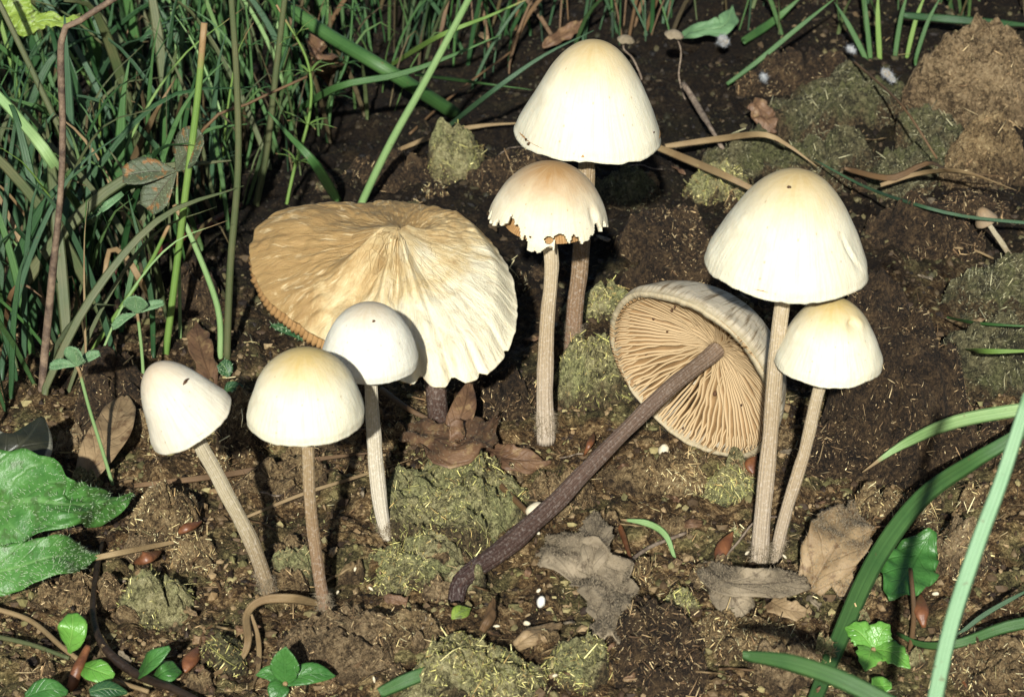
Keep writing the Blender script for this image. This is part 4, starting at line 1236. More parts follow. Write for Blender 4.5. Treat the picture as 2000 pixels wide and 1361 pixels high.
for i, (x0, y0, x1, y1, w, mt) in enumerate([(1700, 98, 1690, -10, 13, 'g_mid'), (1718, 98, 1715, -20, 14, 'g_lime'), (1748, 92, 1775, -20, 13, 'g_mid'), (1772, 90, 1812, -20, 12, 'g_lime'), (1790, 92, 1840, -10, 11, 'g_mid'), (1690, 96, 1630, 5, 14, 'g_mid')]):
    b = gp(x0, y0 + 18)
    o = grass('grass', 'bright upright grass blade behind the weathered dung slab', [b - [0, 0, .3], b, vp((x0 + x1) / 2 - 2, (y0 + y1) / 2, b[1] + 0.2), vp(x1, y1, b[1] + 0.4)], w, mt, group='bright blades behind the dung slab')
grass('grass', 'broad green blade slanting over the weathered slab', [gp(1420, 165, 0.2), gp(1480, 120, 0.9), gp(1550, 62, 1.5), gp(1640, -10, 2.2)], 13, 'g_mid')
grass('grass', 'wide green blade slanting up behind the white mould', [gp(1450, 82, 0.3), vp(1510, 42, 20.5), vp(1570, -10, 21)], 22, 'g_mid')
grass('grass', 'broad flat green blade behind the light brown dung lump', [gp(1760, 30, 0.6), gp(1880, 40, 0.8), gp(2040, 52, 0.8)], 20, 'g_dark')
# dry stalks around the mushrooms
grass('dry_stalk', 'long dry tan stalk passing behind the big bell caps', [gp(1300, 286, 0.8), gp(1400, 272, 1.1), gp(1490, 263, 1.5), gp(1540, 285, 1.4), gp(1595, 325, 0.9)], 15, 'straw', cat='dry grass', fold=0.5)
grass('dry_stalk', 'dry tan stalk ending behind the largest cap', [gp(1275, 284, 0.9), gp(1350, 315, 1.0), gp(1420, 345, 1.0), gp(1475, 372, 0.7)], 17, 'straw', cat='dry grass', fold=0.5, taper=(0.8, 1, 1, .7))
grass('dry_stalk', 'dry straw stalk behind the tall bell cap and the dull green lump', [gp(760, 300, 0.1), gp(860, 262, 0.4), gp(940, 246, 0.5), gp(1030, 240, 0.4)], 12, 'straw', cat='dry grass', fold=0.4)
grass('twig', 'grey mottled twig slanting down behind the largest cap', [gp(1335, 165, 0.9), gp(1360, 205, 0.7), gp(1395, 262, 0.5), gp(1432, 328, 0.1)], 13, 'twig', cat='twig', kind='tube', wob=0.3)
grass('dry_stalk', 'twisted brown straw lying on the grey dung flake', [gp(1650, 330, 0.9), gp(1740, 348, 1.1), gp(1810, 320, 1.4), gp(1860, 335, 1.5), gp(1960, 345, 1.4)], 15, 'straw_dark', cat='dry grass', twist=1.5)
grass('dry_stalk', 'pale brown straw curving below the twisted one', [gp(1720, 362, 0.9), gp(1800, 338, 1.3), gp(1880, 335, 1.5), gp(1985, 372, 1.1)], 12, 'straw', cat='dry grass', twist=-1.0)
grass('dry_stalk', 'fine brown stalk running down across the weathered slab', [gp(1665, 118, 1.0), gp(1760, 205, 1.7), gp(1830, 310, 1.3)], 6, 'straw_dark', cat='dry grass', kind='tube')
grass('dry_stalk', 'thin pale root bent over the dark gap by grey dung', [gp(1838, 440, 0.1), gp(1845, 478, 0.2), gp(1900, 488, 0.25), gp(1940, 505, 0.1)], 6, 'straw', cat='root', kind='tube')
grass('dry_stalk', 'long dry stalk lying behind the leaning mushroom stem', [gp(262, 948, 0.2), gp(380, 935, 0.35), gp(470, 922, 0.3), gp(590, 900, 0.25), gp(760, 880, 0.15)], 12, 'straw_dark', cat='dry grass')
grass('dry_stalk', 'thin tan stalk lying across the thin brown stem', [gp(480, 1010, 0.1), gp(590, 965, 0.3), gp(700, 930, 0.3), gp(810, 895, 0.2)], 7, 'straw', cat='dry grass')
grass('dry_stalk', 'tan straw lying over the reddish bud scale', [gp(145, 1098, 0.3), gp(220, 1082, 0.4), gp(320, 1062, 0.5), gp(410, 1045, 0.3)], 11, 'straw', cat='dry grass')
grass('dry_grass', 'pale dry grass blade curling round the thin brown stem base', [gp(622, 1178, 0.3), gp(570, 1168, 0.7), gp(510, 1172, 0.8), gp(482, 1200, 0.6), gp(484, 1250, 0.4), gp(470, 1285, 0.2), gp(420, 1315, 0.15), gp(350, 1345, 0.1)], 17, 'straw', cat='dry grass', n=40, twist=0.8, taper=(0.7, 1, 1, 0.8, 0.8, 0.7, 0.7, 0.6))
grass('dry_grass', 'thin dry grass strip hanging from the curled pale blade', [gp(490, 1200, 0.6), gp(504, 1245, 0.3), gp(505, 1300, 0.1), gp(492, 1345, 0.1)], 9, 'straw', cat='dry grass')
grass('root', 'thin black root looping over the soil below the green hairy leaf', [gp(200, 1060, 0.2), gp(188, 1120, 0.35), gp(182, 1200, 0.3), gp(205, 1265, 0.3), gp(265, 1315, 0.35), gp(340, 1345, 0.3), gp(400, 1375, 0.2)], 11, 'root_black', cat='root', kind='tube', n=40, rad=[.3, .5, .45, .5, .7, .6, .5])
grass('root', 'thin tan root winding beside the dry grass loop', [gp(425, 1135, 0.1), gp(440, 1200, 0.1), gp(400, 1232, 0.15), gp(390, 1270, 0.1), gp(400, 1310, 0.05)], 5, 'straw_dark', cat='root', kind='tube', n=30)
grass('runner', 'brown creeping runner carrying the small round leaves', [gp(-20, 1185, 0.3), gp(60, 1212, 0.3), gp(130, 1270, 0.3), gp(200, 1318, 0.25), gp(290, 1350, 0.2)], 9, 'straw', cat='runner', kind='tube', n=26)
grass('runner', 'green creeping runner joining the brown one', [gp(-20, 1240, 0.25), gp(60, 1258, 0.3), gp(135, 1285, 0.3)], 8, 'g_olive', cat='runner', kind='tube')
grass('leaf_stalk', 'amber leaf stalk lying between the dead leaf and the mossy dung pat', [gp(930, 895, 0.6), gp(975, 945, 0.7), gp(1030, 1000, 0.5)], 12, 'straw_dark', cat='stalk', kind='tube')
grass('brown_sliver', 'stout reddish brown stub standing among small round leaves', [gp(140, 1345, 0.0), gp(150, 1310, 0.3), gp(172, 1262, 0.6)], 18, 'bud', cat='stub', kind='tube', rad=[.5, .5, .3])
grass('dry_stalk', 'dark hairy stalk rising beside the lobed leaf', [gp(1775, 1290, 0.0), gp(1785, 1200, 0.4), gp(1778, 1110, 0.9)], 9, 'straw_dark', cat='stalk', kind='tube')
grass('dry_stalk', 'thin fork-shaped twig in front of the big stem bases', [gp(1395, 1110, 0.1), gp(1440, 1060, 0.3), gp(1480, 1015, 0.5), gp(1540, 1008, 0.4)], 4, 'twig', cat='twig', kind='tube')
grass('dry_stalk', 'thin grey twig beside the seedling blade', [gp(1220, 1103, 0.1), gp(1270, 1068, 0.3), gp(1340, 1040, 0.3)], 7, 'twig', cat='twig', kind='tube')
grass('red_twig', 'short red-brown splinter beside the seedling blade', [gp(1198, 1000, 0.15), gp(1215, 1040, 0.2), gp(1232, 1092, 0.1)], 11, 'bud', cat='splinter', kind='tube', rad=[.3, .5, .25])
grass('red_twig', 'dark brown stalk lying behind the dead leaf', [gp(745, 760, 0.3), gp(800, 800, 0.4), gp(860, 828, 0.2)], 11, 'straw_dark', cat='twig', kind='tube')


# ------------------------------------------------------------------ broad leaves
OV = (0.08, 0.55, 0.9, 1.0, 0.95, 0.7, 0.3, 0.02)


def leafthing(name, label, pts, w, mat, prof=OV, cat='leaf', hair=None, group=None, hm='hair_white', hl=0.09, **kw):
    wc = w * 0.013
    V, F, crd = leaf([np.asarray(p, float) for p in pts], wc, prof, **kw)
    if hair:
        b = V[np.argmin(V[:, 2])]
        t = empty(name, b, label, cat, group)
        build('blade', V, F, M[mat], t, crd=crd)
        HV, HF = hairs(V, F, hair, hl)
        tag(build('hairs', HV, HF, M[hm], t), kind='stuff')
        return t
    return tag(build(name, V, F, M[mat], crd=crd), label, cat, group)


HC = (0, -0.75, 0.66)
leafthing('broad_leaf', 'big bright green hairy leaf lying flat at the corner of the tussock', [gp(-70, 1010, 0.7), gp(0, 990, 1.2), gp(70, 978, 1.5), gp(130, 985, 1.3), gp(190, 985, 1.0), gp(246, 978, 0.6)], 185, 'lf_bright', (0.8, 0.92, 1.0, 0.98, 0.8, 0.42, 0.36, 0.34, 0.26, 0.03), hair=1300, hl=0.10, wave=0.07, wf=2.2, serr=0.07, sf=9, n=60, nu=27, fold=0.10, crumple=0.12, hint=HC)
leafthing('broad_leaf', 'narrower green hairy leaf curling below the big one', [gp(-70, 1128, 0.6), gp(20, 1112, 1.0), gp(100, 1088, 1.1), gp(192, 1084, 0.5)], 84, 'lf_bright', (0.85, 1, 0.95, 0.85, 0.8, 0.55, 0.05), hair=1200, hl=0.10, wave=0.09, wf=2.0, serr=0.06, sf=8, n=44, nu=17, fold=0.2, crumple=0.05, hint=HC)
leafthing('broad_leaf', 'dark leathery curled leaf with pale edge above the hairy leaf', [gp(-50, 930, 0.8), gp(0, 900, 1.2), gp(50, 860, 1.5), gp(82, 815, 1.5)], 120, 'lf_black', (0.7, 1, 1, 0.8, 0.5, 0.1), curl=0.5, n=30, nu=15)
leafthing('broad_leaf', 'narrow fuzzy green leaf pointing up beside the rusty leaf', [gp(165, 470, 0.2), vp(190, 420, 1.0), vp(240, 378, 0.8)], 36, 'lf_clover', (0.5, 0.8, 1, 0.9, 0.3), hair=300, hl=0.07)
leafthing('broad_leaf', 'lobed dark green leaf hanging under the thick bending blade', [gp(1822, 1035, 0.9), gp(1795, 1080, 0.7), gp(1768, 1125, 0.5), gp(1735, 1168, 0.2)], 95, 'lf_green', (0.15, 0.6, 0.8, 1.0, 0.85, 0.6, 0.05), serr=0.14, sf=4, wave=0.06, fold=0.15)
leafthing('wilted_leaf', 'yellow-green wilted torn leaf hanging above the tussock', [vp(20, -25, 8.0), vp(35, 20, 7.6), vp(60, 70, 7.2)], 70, 'lf_yellow', (0.8, 1, 0.8, 1, 0.3), crumple=0.14, wave=0.12, n=30)
leafthing('wilted_leaf', 'yellow-green wilted leaf strip pointing to the dark blade', [vp(40, 62, 7.2), vp(90, 40, 7.4), vp(125, 45, 7.3), vp(160, 28, 7.2)], 42, 'lf_yellow', (0.8, 1, 0.8, 0.5, 0.1), crumple=0.14, wave=0.1, n=26)
leafthing('oval_leaf', 'pale oval leaf inside the shaded tussock', [gp(240, 110, 1.5), vp(275, 75, 11), vp(325, 55, 11.2)], 38, 'lf_dark', (0.3, 0.8, 1, 0.9, 0.5, 0.1))
# seedlings low in front
leafthing('round_leaf', 'bright spoon-shaped leaf standing on the runner', [gp(135, 1280, 0.2), gp(138, 1255, 0.6), gp(142, 1225, 1.0), gp(142, 1198, 1.2)], 48, 'lf_seed', (0.12, 0.25, 0.75, 1, 0.95, 0.35), fold=0.1)
leafthing('round_leaf', 'bright round leaf lying beside the reddish stub', [gp(160, 1300, 0.35), gp(185, 1308, 0.5), gp(222, 1322, 0.4)], 40, 'lf_seed', (0.2, 0.8, 1, 0.9, 0.3), fold=0.08)
leafthing('oval_leaf', 'dark pointed leaf rising from the runner end', [gp(270, 1320, 0.3), gp(295, 1292, 0.8), gp(332, 1264, 1.0)], 36, 'lf_green', (0.3, 0.85, 1, 0.8, 0.2), fold=0.2)
leafthing('oval_leaf', 'dark leaf partly hidden behind the pointed one', [gp(300, 1330, 0.2), gp(320, 1312, 0.4), gp(346, 1302, 0.4)], 42, 'lf_green', (0.4, 0.9, 1, 0.6), fold=0.1)
leafthing('oval_leaf', 'dull green leaf at the front edge by the reddish stub', [gp(50, 1362, 0.4), gp(95, 1346, 0.6), gp(132, 1352, 0.4)], 40, 'lf_green', (0.4, 0.9, 1, 0.7, 0.2), fold=0.1)
leafthing('oval_leaf', 'dark flat leaf at the front edge below the black root', [gp(175, 1352, 0.4), gp(210, 1345, 0.5), gp(248, 1352, 0.3)], 28, 'lf_dark', (0.4, 0.9, 1, 0.7, 0.2), fold=0.1)


def rosette(label, px, py, leaves, mat, h=0.5, prof=(0.25, 0.7, 1, 0.95, 0.6, 0.05), **kw):
    c = gp(px, py, 0.1)
    t = empty('seedling', gp(px, py), label, 'seedling')
    V, F, crd = tube([c - [0, 0, .4], c, gp(px, py, h)], [0.06, 0.05, 0.05], 8, n=6)
    build('stem', V, F, M['g_lime'], t, crd=crd)
    for (x, y, hh, w) in leaves:
        p0 = gp(px, py, h * 0.8)
        p2 = gp(x, y, hh)
        V, F, crd = leaf([p0, (p0 + p2) / 2 + np.array([0, 0, 0.14]), p2], w * 0.013, prof, **kw)
        build('leaf', V, F, M[mat], t, crd=crd)
    return t


rosette('glossy green four-leaved seedling in front of the tan dung slab', 557, 1335, [(558, 1262, 1.3, 46), (580, 1290, 0.9, 32), (500, 1318, 0.6, 26), (655, 1320, 0.6, 36), (535, 1375, 0.3, 34)], 'lf_green', fold=0.25)
rosette('small toothed four-leaved seedling beside the thick bending blade', 1706, 1268, [(1650, 1225, 0.6, 44), (1738, 1220, 0.7, 44), (1690, 1310, 0.4, 44), (1778, 1305, 0.4, 40)], 'lf_seed', serr=0.22, sf=5, fold=0.12)
leafthing('round_leaf', 'small round green leaf at the tip of the front blade', [gp(1705, 1340, 0.3), gp(1722, 1340, 0.4), gp(1742, 1338, 0.3)], 34, 'lf_seed', (0.3, 0.9, 1, 0.9, 0.3))


def trefoil(label, base, stem_px, centre, leaves, mat, hair=160, dY=0.0, sw=7):
    b = gp(*base)
    t = empty('clover', b, label, 'clover')
    P = stand(base, stem_px + [centre], dY)
    V, F, crd = tube(P, [sw * .0065, sw * .0055], 8, n=24)
    build('stem', V, F, M['g_pale'], t, crd=crd)
    c = P[-1]
    for (x, y, dy, w) in leaves:
        p = vp(x, y, c[1] + dy)
        V, F, crd = leaf([c, (c + p) / 2 + np.array([0, 0, .05]), p], w * 0.013, (0.05, 0.45, 0.8, 1.0, 0.9, 0.55), fold=0.3, n=18, nu=9)
        l = build('leaf', V, F, M[mat], t, crd=crd)
        HV, HF = hairs(V, F, hair, 0.06, 0.01)
        tag(build('hairs', HV, HF, M['hair_white'], l), kind='stuff')


trefoil('small hairy clover on a thin pale stem beside the dry brown leaf', (222, 955), [(200, 880), (175, 800), (155, 725)], (150, 715), [(150, 680, -0.2, 44), (98, 716, 0.1, 22), (195, 690, 0.1, 20)], 'lf_clover')
trefoil('small hairy clover standing behind the leaning mushroom', (282, 780), [(278, 700), (272, 640)], (268, 612), [(264, 578, -0.2, 48), (220, 640, 0.2, 22), (320, 592, 0.1, 20)], 'lf_clover')
trefoil('large rusty-spotted dark clover leaf over the cut stalk', (352, 660), [(350, 520), (346, 400)], (345, 335), [(395, 262, -0.3, 78), (240, 345, 0.0, 62), (290, 410, -0.2, 66)], 'lf_rusty', 260, dY=-0.6)
leafthing('small_leaf', 'tiny dark wrinkled leaf behind the round cream cap', [gp(440, 770, 0.1), gp(452, 757, 0.3), gp(476, 758, 0.2)], 26, 'lf_dark', (0.3, 1, 0.9, 0.4), crumple=0.1)
leafthing('small_leaf', 'tiny dark green leaf behind the leaning cap', [gp(447, 735, 0.1), gp(440, 720, 0.4), gp(430, 708, 0.5)], 34, 'lf_dark', (0.2, 0.8, 1, 0.6), hair=60)
leafthing('small_leaf', 'dark hairy leaf under the gilled edge of the torn cap', [gp(530, 635, 0.2), gp(565, 645, 0.3), gp(600, 668, 0.1)], 24, 'lf_dark', (0.2, 0.9, 1, 0.6, 0.1), hair=120)
# dead leaves
DL = (0.15, 0.6, 0.8, 0.6, 1.0, 0.7, 0.9, 0.4, 0.1)
leafthing('dead_leaf', 'crumpled brown dead leaf in front of the torn cap stem', [gp(790, 842, 0.3), gp(850, 858, 0.8), gp(900, 868, 0.9), gp(970, 822, 0.5)], 95, 'lf_brown', DL, n=44, nu=19, crumple=0.22, serr=0.3, sf=6, hair=500, hm='hair_grey', hl=0.06, cat='dead leaf')
leafthing('dead_leaf', 'folded brown dead leaf flap standing on the crumpled one', [gp(880, 860, 0.6), gp(905, 800, 1.3), gp(918, 742, 1.6)], 48, 'lf_brown', (0.5, 1, 0.9, 0.6, 0.1), crumple=0.1, cat='dead leaf', n=24)
leafthing('dead_leaf', 'small yellowish withered leaf tip by the torn cap stem', [gp(870, 815, 0.3), gp(850, 790, 0.7), gp(828, 765, 1.0)], 22, 'lf_tan', (0.6, 1, 0.6, 0.1), cat='dead leaf')
leafthing('dead_leaf', 'dark wet dead leaf lying under the crumpled one', [gp(930, 870, 0.2), gp(990, 895, 0.4), gp(1075, 905, 0.2)], 62, 'lf_brown', DL, crumple=0.15, serr=0.2, sf=5, n=36, nu=15, cat='dead leaf')
leafthing('dead_leaf', 'grey felted dead leaf with ragged lobes, lying below the toppled stem', [gp(1060, 1060, 0.2), gp(1110, 1085, 0.5), gp(1160, 1110, 0.55), gp(1185, 1150, 0.5), gp(1190, 1200, 0.45), gp(1190, 1255, 0.2)], 105, 'lf_grey', (0.15, 0.5, 0.75, 0.9, 0.7, 1.0, 0.85, 0.75, 0.45, 0.6, 0.5), n=60, nu=23, crumple=0.16, serr=0.38, sf=8, hair=4500, hm='hair_grey', hl=0.08, cat='dead leaf')
leafthing('dead_leaf', 'grey felted leaf lobe pointing up beside the red-brown splinter', [gp(1150, 1120, 0.5), gp(1165, 1060, 0.75), gp(1160, 1005, 0.6)], 58, 'lf_grey', (0.7, 0.8, 1, 0.7, 0.3), crumple=0.12, serr=0.25, sf=5, hair=1000, hm='hair_grey', hl=0.07, n=30, nu=15, cat='dead leaf')
leafthing('dead_leaf', 'brown furry dead leaf lying beside the big stem bases', [gp(1580, 1150, 0.3), gp(1610, 1100, 0.7), gp(1640, 1050, 0.8), gp(1662, 988, 0.5)], 105, 'lf_tan', (0.4, 0.8, 1, 0.9, 0.85, 0.5, 0.1), crumple=0.12, serr=0.12, sf=5, hair=2600, hm='hair_grey', hl=0.075, n=40, nu=19, cat='dead leaf')
leafthing('dead_leaf', 'furry brown leaf strip in front of the big stem bases', [gp(1370, 1105, 0.3), gp(1420, 1135, 0.55), gp(1490, 1140, 0.6), gp(1570, 1135, 0.4)], 62, 'lf_grey', (0.3, 0.8, 1, 0.8, 0.9, 0.6), crumple=0.14, hair=2000, hm='hair_grey', hl=0.075, n=40, nu=15, cat='dead leaf')
leafthing('dead_leaf', 'small grey forked leaf below the furry strip', [gp(1405, 1130, 0.4), gp(1430, 1165, 0.4), gp(1452, 1200, 0.2)], 72, 'lf_grey', (0.3, 0.6, 0.9, 1.0, 0.7), crumple=0.1, hair=900, hm='hair_grey', hl=0.06, cat='dead leaf')
leafthing('dead_leaf', 'brown furry leaf corner hanging down toward the blade', [gp(1630, 1110, 0.3), gp(1645, 1140, 0.4), gp(1650, 1165, 0.2)], 46, 'lf_tan', (0.8, 1, 0.8, 0.4), crumple=0.1, hair=600, hm='hair_grey', hl=0.07, cat='dead leaf')
leafthing('dead_leaf', 'tan dry leaf with dark veins behind the hairy green leaf', [gp(165, 935, 0.2), gp(195, 880, 0.7), gp(225, 830, 0.9), gp(240, 775, 0.7)], 74, 'lf_tan', (0.5, 0.9, 1, 0.9, 0.8, 0.3), crumple=0.06, n=34, nu=15, cat='dead leaf')
leafthing('dead_leaf', 'narrow dark dead leaf leaning behind the cut stalk', [gp(418, 755, 0.1), gp(395, 690, 0.5), gp(382, 630, 0.5)], 56, 'lf_brown', DL, crumple=0.12, serr=0.2, sf=5, cat='dead leaf')
leafthing('dead_leaf', 'curled brown dead leaf at the bend of the dry tan stalk', [gp(1470, 195, 0.8), gp(1495, 235, 0.7), gp(1515, 262, 0.4)], 62, 'lf_brown', DL, crumple=0.2, serr=0.25, sf=5, n=34, cat='dead leaf')
leafthing('dead_leaf', 'small brown curled leaf scrap below the white seed', [gp(1005, 1262, 0.2), gp(1040, 1240, 0.4), gp(1095, 1218, 0.3)], 34, 'lf_tan', (0.5, 1, 0.9, 0.7, 0.3), crumple=0.12, curl=0.4, cat='dead leaf')
leafthing('dead_leaf', 'brown dead leaf hanging in the grass behind the fallen stem', [vp(600, 70, 14), vp(630, 110, 13.5), gp(650, 165, 0.4)], 82, 'lf_brown', DL, crumple=0.15, serr=0.2, sf=4, n=34, cat='dead leaf')
leafthing('dead_leaf', 'brown leaf scrap in the dark behind the tall bell cap', [gp(1060, 90, 0.4), gp(1100, 70, 0.7), gp(1140, 40, 0.4)], 44, 'lf_brown', DL, crumple=0.2, cat='dead leaf')
leafthing('dead_leaf', 'pale leaf scrap in the dark hollow behind the pale stalk', [gp(935, 65, 0.4), gp(950, 75, 0.5), gp(962, 86, 0.3)], 20, 'lf_tan', (0.5, 1, 0.8, 0.2), cat='dead leaf')
leafthing('dead_leaf', 'mould-eaten yellowish leaf under the white mould by the grass', [gp(1330, 70, 0.5), gp(1370, 60, 1.0), gp(1415, 50, 0.8), gp(1430, 15, 0.9)], 60, 'lf_clover', DL, crumple=0.14, cat='dead leaf')
leafthing('dead_leaf', 'yellow scalloped dry leaf piece at the lower dung slab', [gp(1505, 1175, 0.2), gp(1535, 1190, 0.35), gp(1575, 1196, 0.2)], 40, 'lf_tan', (0.8, 1, 0.7, 0.9, 0.3), serr=0.2, sf=4, cat='dead leaf')
leafthing('dead_leaf', 'olive yellow leaf at the toppled stem foot', [gp(882, 1208, 0.2), gp(898, 1196, 0.35), gp(920, 1188, 0.25)], 26, 'lf_yellow', OV, cat='dead leaf')
leafthing('dead_leaf', 'amber shrivelled leaf curl at the toppled stem foot', [gp(940, 1232, 0.1), gp(955, 1205, 0.4), gp(963, 1170, 0.5)], 20, 'straw_dark', (0.5, 0.9, 1, 0.7, 0.5), curl=0.8, crumple=0.25, n=20, cat='dead leaf')

# bud scales
for (pts, w, lb) in [
    ([(262, 1098, .2), (285, 1085, .4), (315, 1076, .3)], 26, 'orange-brown bud scale under the tan straw'),
    ([(340, 1042, .3), (365, 1028, .45), (395, 1018, .3)], 18, 'purplish bud scale beside the round tan dung lump'),
    ([(1472, 925, .2), (1466, 905, .4), (1478, 888, .4)], 22, 'orange-brown scale touching the big mushroom stem'),
    ([(1400, 1098, .2), (1412, 1068, .4), (1432, 1038, .4)], 24, 'orange-brown bud scale beside the furry leaf strip'),
    ([(1805, 1225, .2), (1800, 1190, .4), (1798, 1160, .3)], 26, 'shiny brown bud scale beside the dark hairy stalk'),
    ([(1862, 1270, .2), (1875, 1305, .3), (1887, 1340, .2)], 16, 'pale pointed splinter in front of the pale mint blade'),
    ([(360, 1312, .1), (372, 1285, .3), (388, 1262, .3)], 26, 'brown bud husk beside the winding root'),
    ([(1140, 890, .1), (1152, 865, .35), (1160, 845, .3)], 14, 'thin brown scale in front of the mossy lump'),
]:
    leafthing('bud_scale', lb, lie(pts), w, 'bud', (0.25, 0.9, 1, 0.7, 0.1), cat='bud scale', curl=0.5, n=16, nu=9)


# ------------------------------------------------------------------ seeds, petals, mould
def nugget(name, label, px, py, w, h, mat, cat, hh=0.1, seed=1, group=None, rot=0.0):
    c = gp(px, py, hh)
    s = kk(c)
    d = norm(CRT * math.cos(rot) + CUP * math.sin(rot))
    uu = np.sin(np.linspace(-1, 1, 13) * 1.55)
    V, F, crd = tube([c + d * w * s * .5 * q + np.array([0, 0, 0.08]) * w * s * (1 - q * q) for q in uu], np.sqrt(np.maximum(1 - uu ** 2, 0.003)) * h * s * .5, 12, wob=0.25 if mat != 'mould' else 0.7, seed=seed)
    if mat == 'mould':
        t = empty(name, c - [0, 0, hh], label, cat)
        cm = V.mean(0)
        V = cm + (V - cm) * 0.55
        build('core', V, F, M['hair_grey'], t, crd=crd)
        HV, HF = hairs(V, F, 600, 0.17, 0.014, lean=2.5)
        tag(build('filaments', HV, HF, M[mat], t), kind='stuff')
        return t
    return tag(build(name, V, F, M[mat], crd=crd), label, cat, group)


nugget('seed', 'white oval seed between toppled stem base and grey leaf', 1057, 1175, 24, 17, 'seed_white', 'seed', 0.1, 1, rot=1.3)
nugget('seed', 'small pale seed below the white oval one', 1029, 1218, 14, 11, 'seed_pale', 'seed', 0.08, 2)
nugget('seed', 'pale pinkish bulb at the end of the amber leaf stalk', 1047, 998, 40, 30, 'seed_pale', 'bulb', 0.5, 3, rot=0.3)
nugget('petal', 'pink rolled petal lying beside the brown furry leaf', 1627, 1012, 26, 22, 'pink', 'petal', 0.25, 4, rot=-0.4)
nugget('seed', 'white seed beside the pale mint blade', 1817, 1282, 16, 12, 'seed_white', 'seed', 0.1, 5, rot=1.4)
nugget('seed', 'cream seed lying near the shiny brown bud scale', 1827, 1160, 14, 8, 'seed_pale', 'seed', 0.1, 6)
nugget('seed', 'cream snail-like shell beside the gilled cap', 1297, 880, 26, 20, 'seed_pale', 'shell', 0.2, 7, rot=1.2)
nugget('mould', 'white mould crumb at the leaning mushroom base', 548, 1142, 30, 12, 'seed_white', 'mould', 0.15, 8, rot=0.5)
nugget('mould', 'tuft of white mould on the yellowish eaten leaf', 1412, 82, 40, 28, 'mould', 'mould', 1.2, 9, rot=-1.2)
nugget('mould', 'small white mould tuft at the slab edge', 1492, 153, 24, 15, 'mould', 'mould', 0.7, 10, rot=-1.0)
nugget('mould', 'whitish mould streak on the weathered slab', 1735, 150, 62, 22, 'mould', 'mould', 1.25, 12, rot=-0.7)
nugget('mould', 'faint white mould wisp under the bright grass blades', 1662, 98, 28, 12, 'mould', 'mould', 1.0, 13, rot=-0.6)
rr = random.Random(9)
for i in range(70):
    x, y = rr.uniform(250, 1980), rr.uniform(860, 1345)
    nugget('chaff', 'tiny pale chaff flake lying loose on the soil', x, y, rr.uniform(8, 15), rr.uniform(4, 7), rr.choice(['seed_pale', 'straw', 'straw', 'lf_tan']), 'chaff', 0.12, i, 'pale chaff flakes on the soil', rot=rr.uniform(-1.5, 1.5))


def inkcap(label, apex, pts, R):
    b = gp(*pts[0])
    t = empty('tiny_mushroom', b, label, 'mushroom')
    P = [b - [0, 0, .1], b] + [vp(x, y, b[1]) for x, y in pts[1:]] + [vp(*apex, b[1])]
    V, F, crd = tube(P, [0.03, 0.028, 0.025, 0.02], 8, n=24)
    build('stem', V, F, M['twig'], t, crd=crd)
    ap = vp(*apex, b[1])
    V, F, crd = cap_mesh(ap - np.array([0, 0, .12]), np.array([0.1, -0.1, 1]), R * 0.013, 0.16, 0.3, 5, na=48, nt=12, rim=0.12, lump=0.1)
    shell(build('cap', V, F, M['hair_grey'], t, crd=crd), 0.02)


inkcap('tiny grey parasol mushroom with wavy hair-thin stem', (1316, 62), [(1338, 195), (1326, 150), (1330, 100)], 24)
inkcap('tiny grey parasol mushroom close behind the tall bell cap', (1222, 72), [(1252, 150), (1236, 115), (1218, 95)], 22)


# ------------------------------------------------------------------ the tussock
def bedstraw(label, base, px, mat='g_mid', group='whorled bedstraw plants in the tussock', seed=0, dY=0.5, step=1.35, L=0.75):
    r = random.Random(seed)
    P = spline(stand(base, px, dY), 60)
    t = empty('bedstraw', gp(*base), label, 'bedstraw', group)
    V, F, crd = tube(P, [0.055, 0.045, 0.03], 6)
    build('stem', V, F, M[mat], t, crd=crd)
    d = np.concatenate([[0], np.cumsum(np.linalg.norm(np.diff(P, axis=0), axis=1))])
    x = 1.6
    while x < d[-1]:
        c = np.array([np.interp(x, d, P[:, k]) for k in range(3)])
        T = norm(np.array([np.interp(min(x + .2, d[-1]), d, P[:, k]) for k in range(3)]) - np.array([np.interp(x - .2, d, P[:, k]) for k in range(3)]))
        A, e1, e2 = basis(T)
        n = r.choice([5, 6, 6])
        o = r.uniform(0, 6)
        l = L * r.uniform(0.7, 1.15)
        for k in range(n):
            a = o + k / n * 6.283
            dr = e1 * math.cos(a) + e2 * math.sin(a) + A * 0.25
            V, F, crd = blade([c, c + dr * l * .5 + A * 0.04, c + dr * l - A * 0.05], 0.11, 6, taper=(0.35, 0.9, 1, 0.75, 0.1), hint=A)
            build('leaf', V, F, M[mat], t, crd=crd)
        x += step * r.uniform(0.7, 1.2)
    return t


bs = [((560, 400), [(575, 330), (605, 220), (600, 120), (540, 10)], 'g_lime'), ((480, 330), [(495, 240), (490, 110), (480, 10)], 'g_mid'), ((420, 300), [(425, 220), (395, 120), (350, 10)], 'g_mid'),
      ((350, 290), [(352, 180), (330, 80), (290, -20)], 'g_mid'), ((60, 420), [(50, 300), (30, 180), (35, 110)], 'g_mid'), ((520, 260), [(540, 160), (570, 60), (575, -20)], 'g_dark'),
      ((440, 400), [(430, 300), (410, 240), (360, 160)], 'g_blue'), ((250, 260), [(280, 160), (300, 60), (300, -20)], 'g_dark'), ((640, 270), [(650, 190), (680, 110), (690, 0)], 'g_mid'), ((110, 260), [(80, 160), (95, 60), (90, -30)], 'g_blue')]
bl = ['lying highest over the torn cap edge', 'next to the tall olive stalk', 'behind the cut stalk', 'rising behind the dry tan blade', 'at the outer side of the brown bent stem', 'beside the brown hanging leaf',
      'behind the rusty clover leaf', 'in the darkest part of the tussock', 'in front of the thick fallen stem', 'below the wilted yellow leaf']
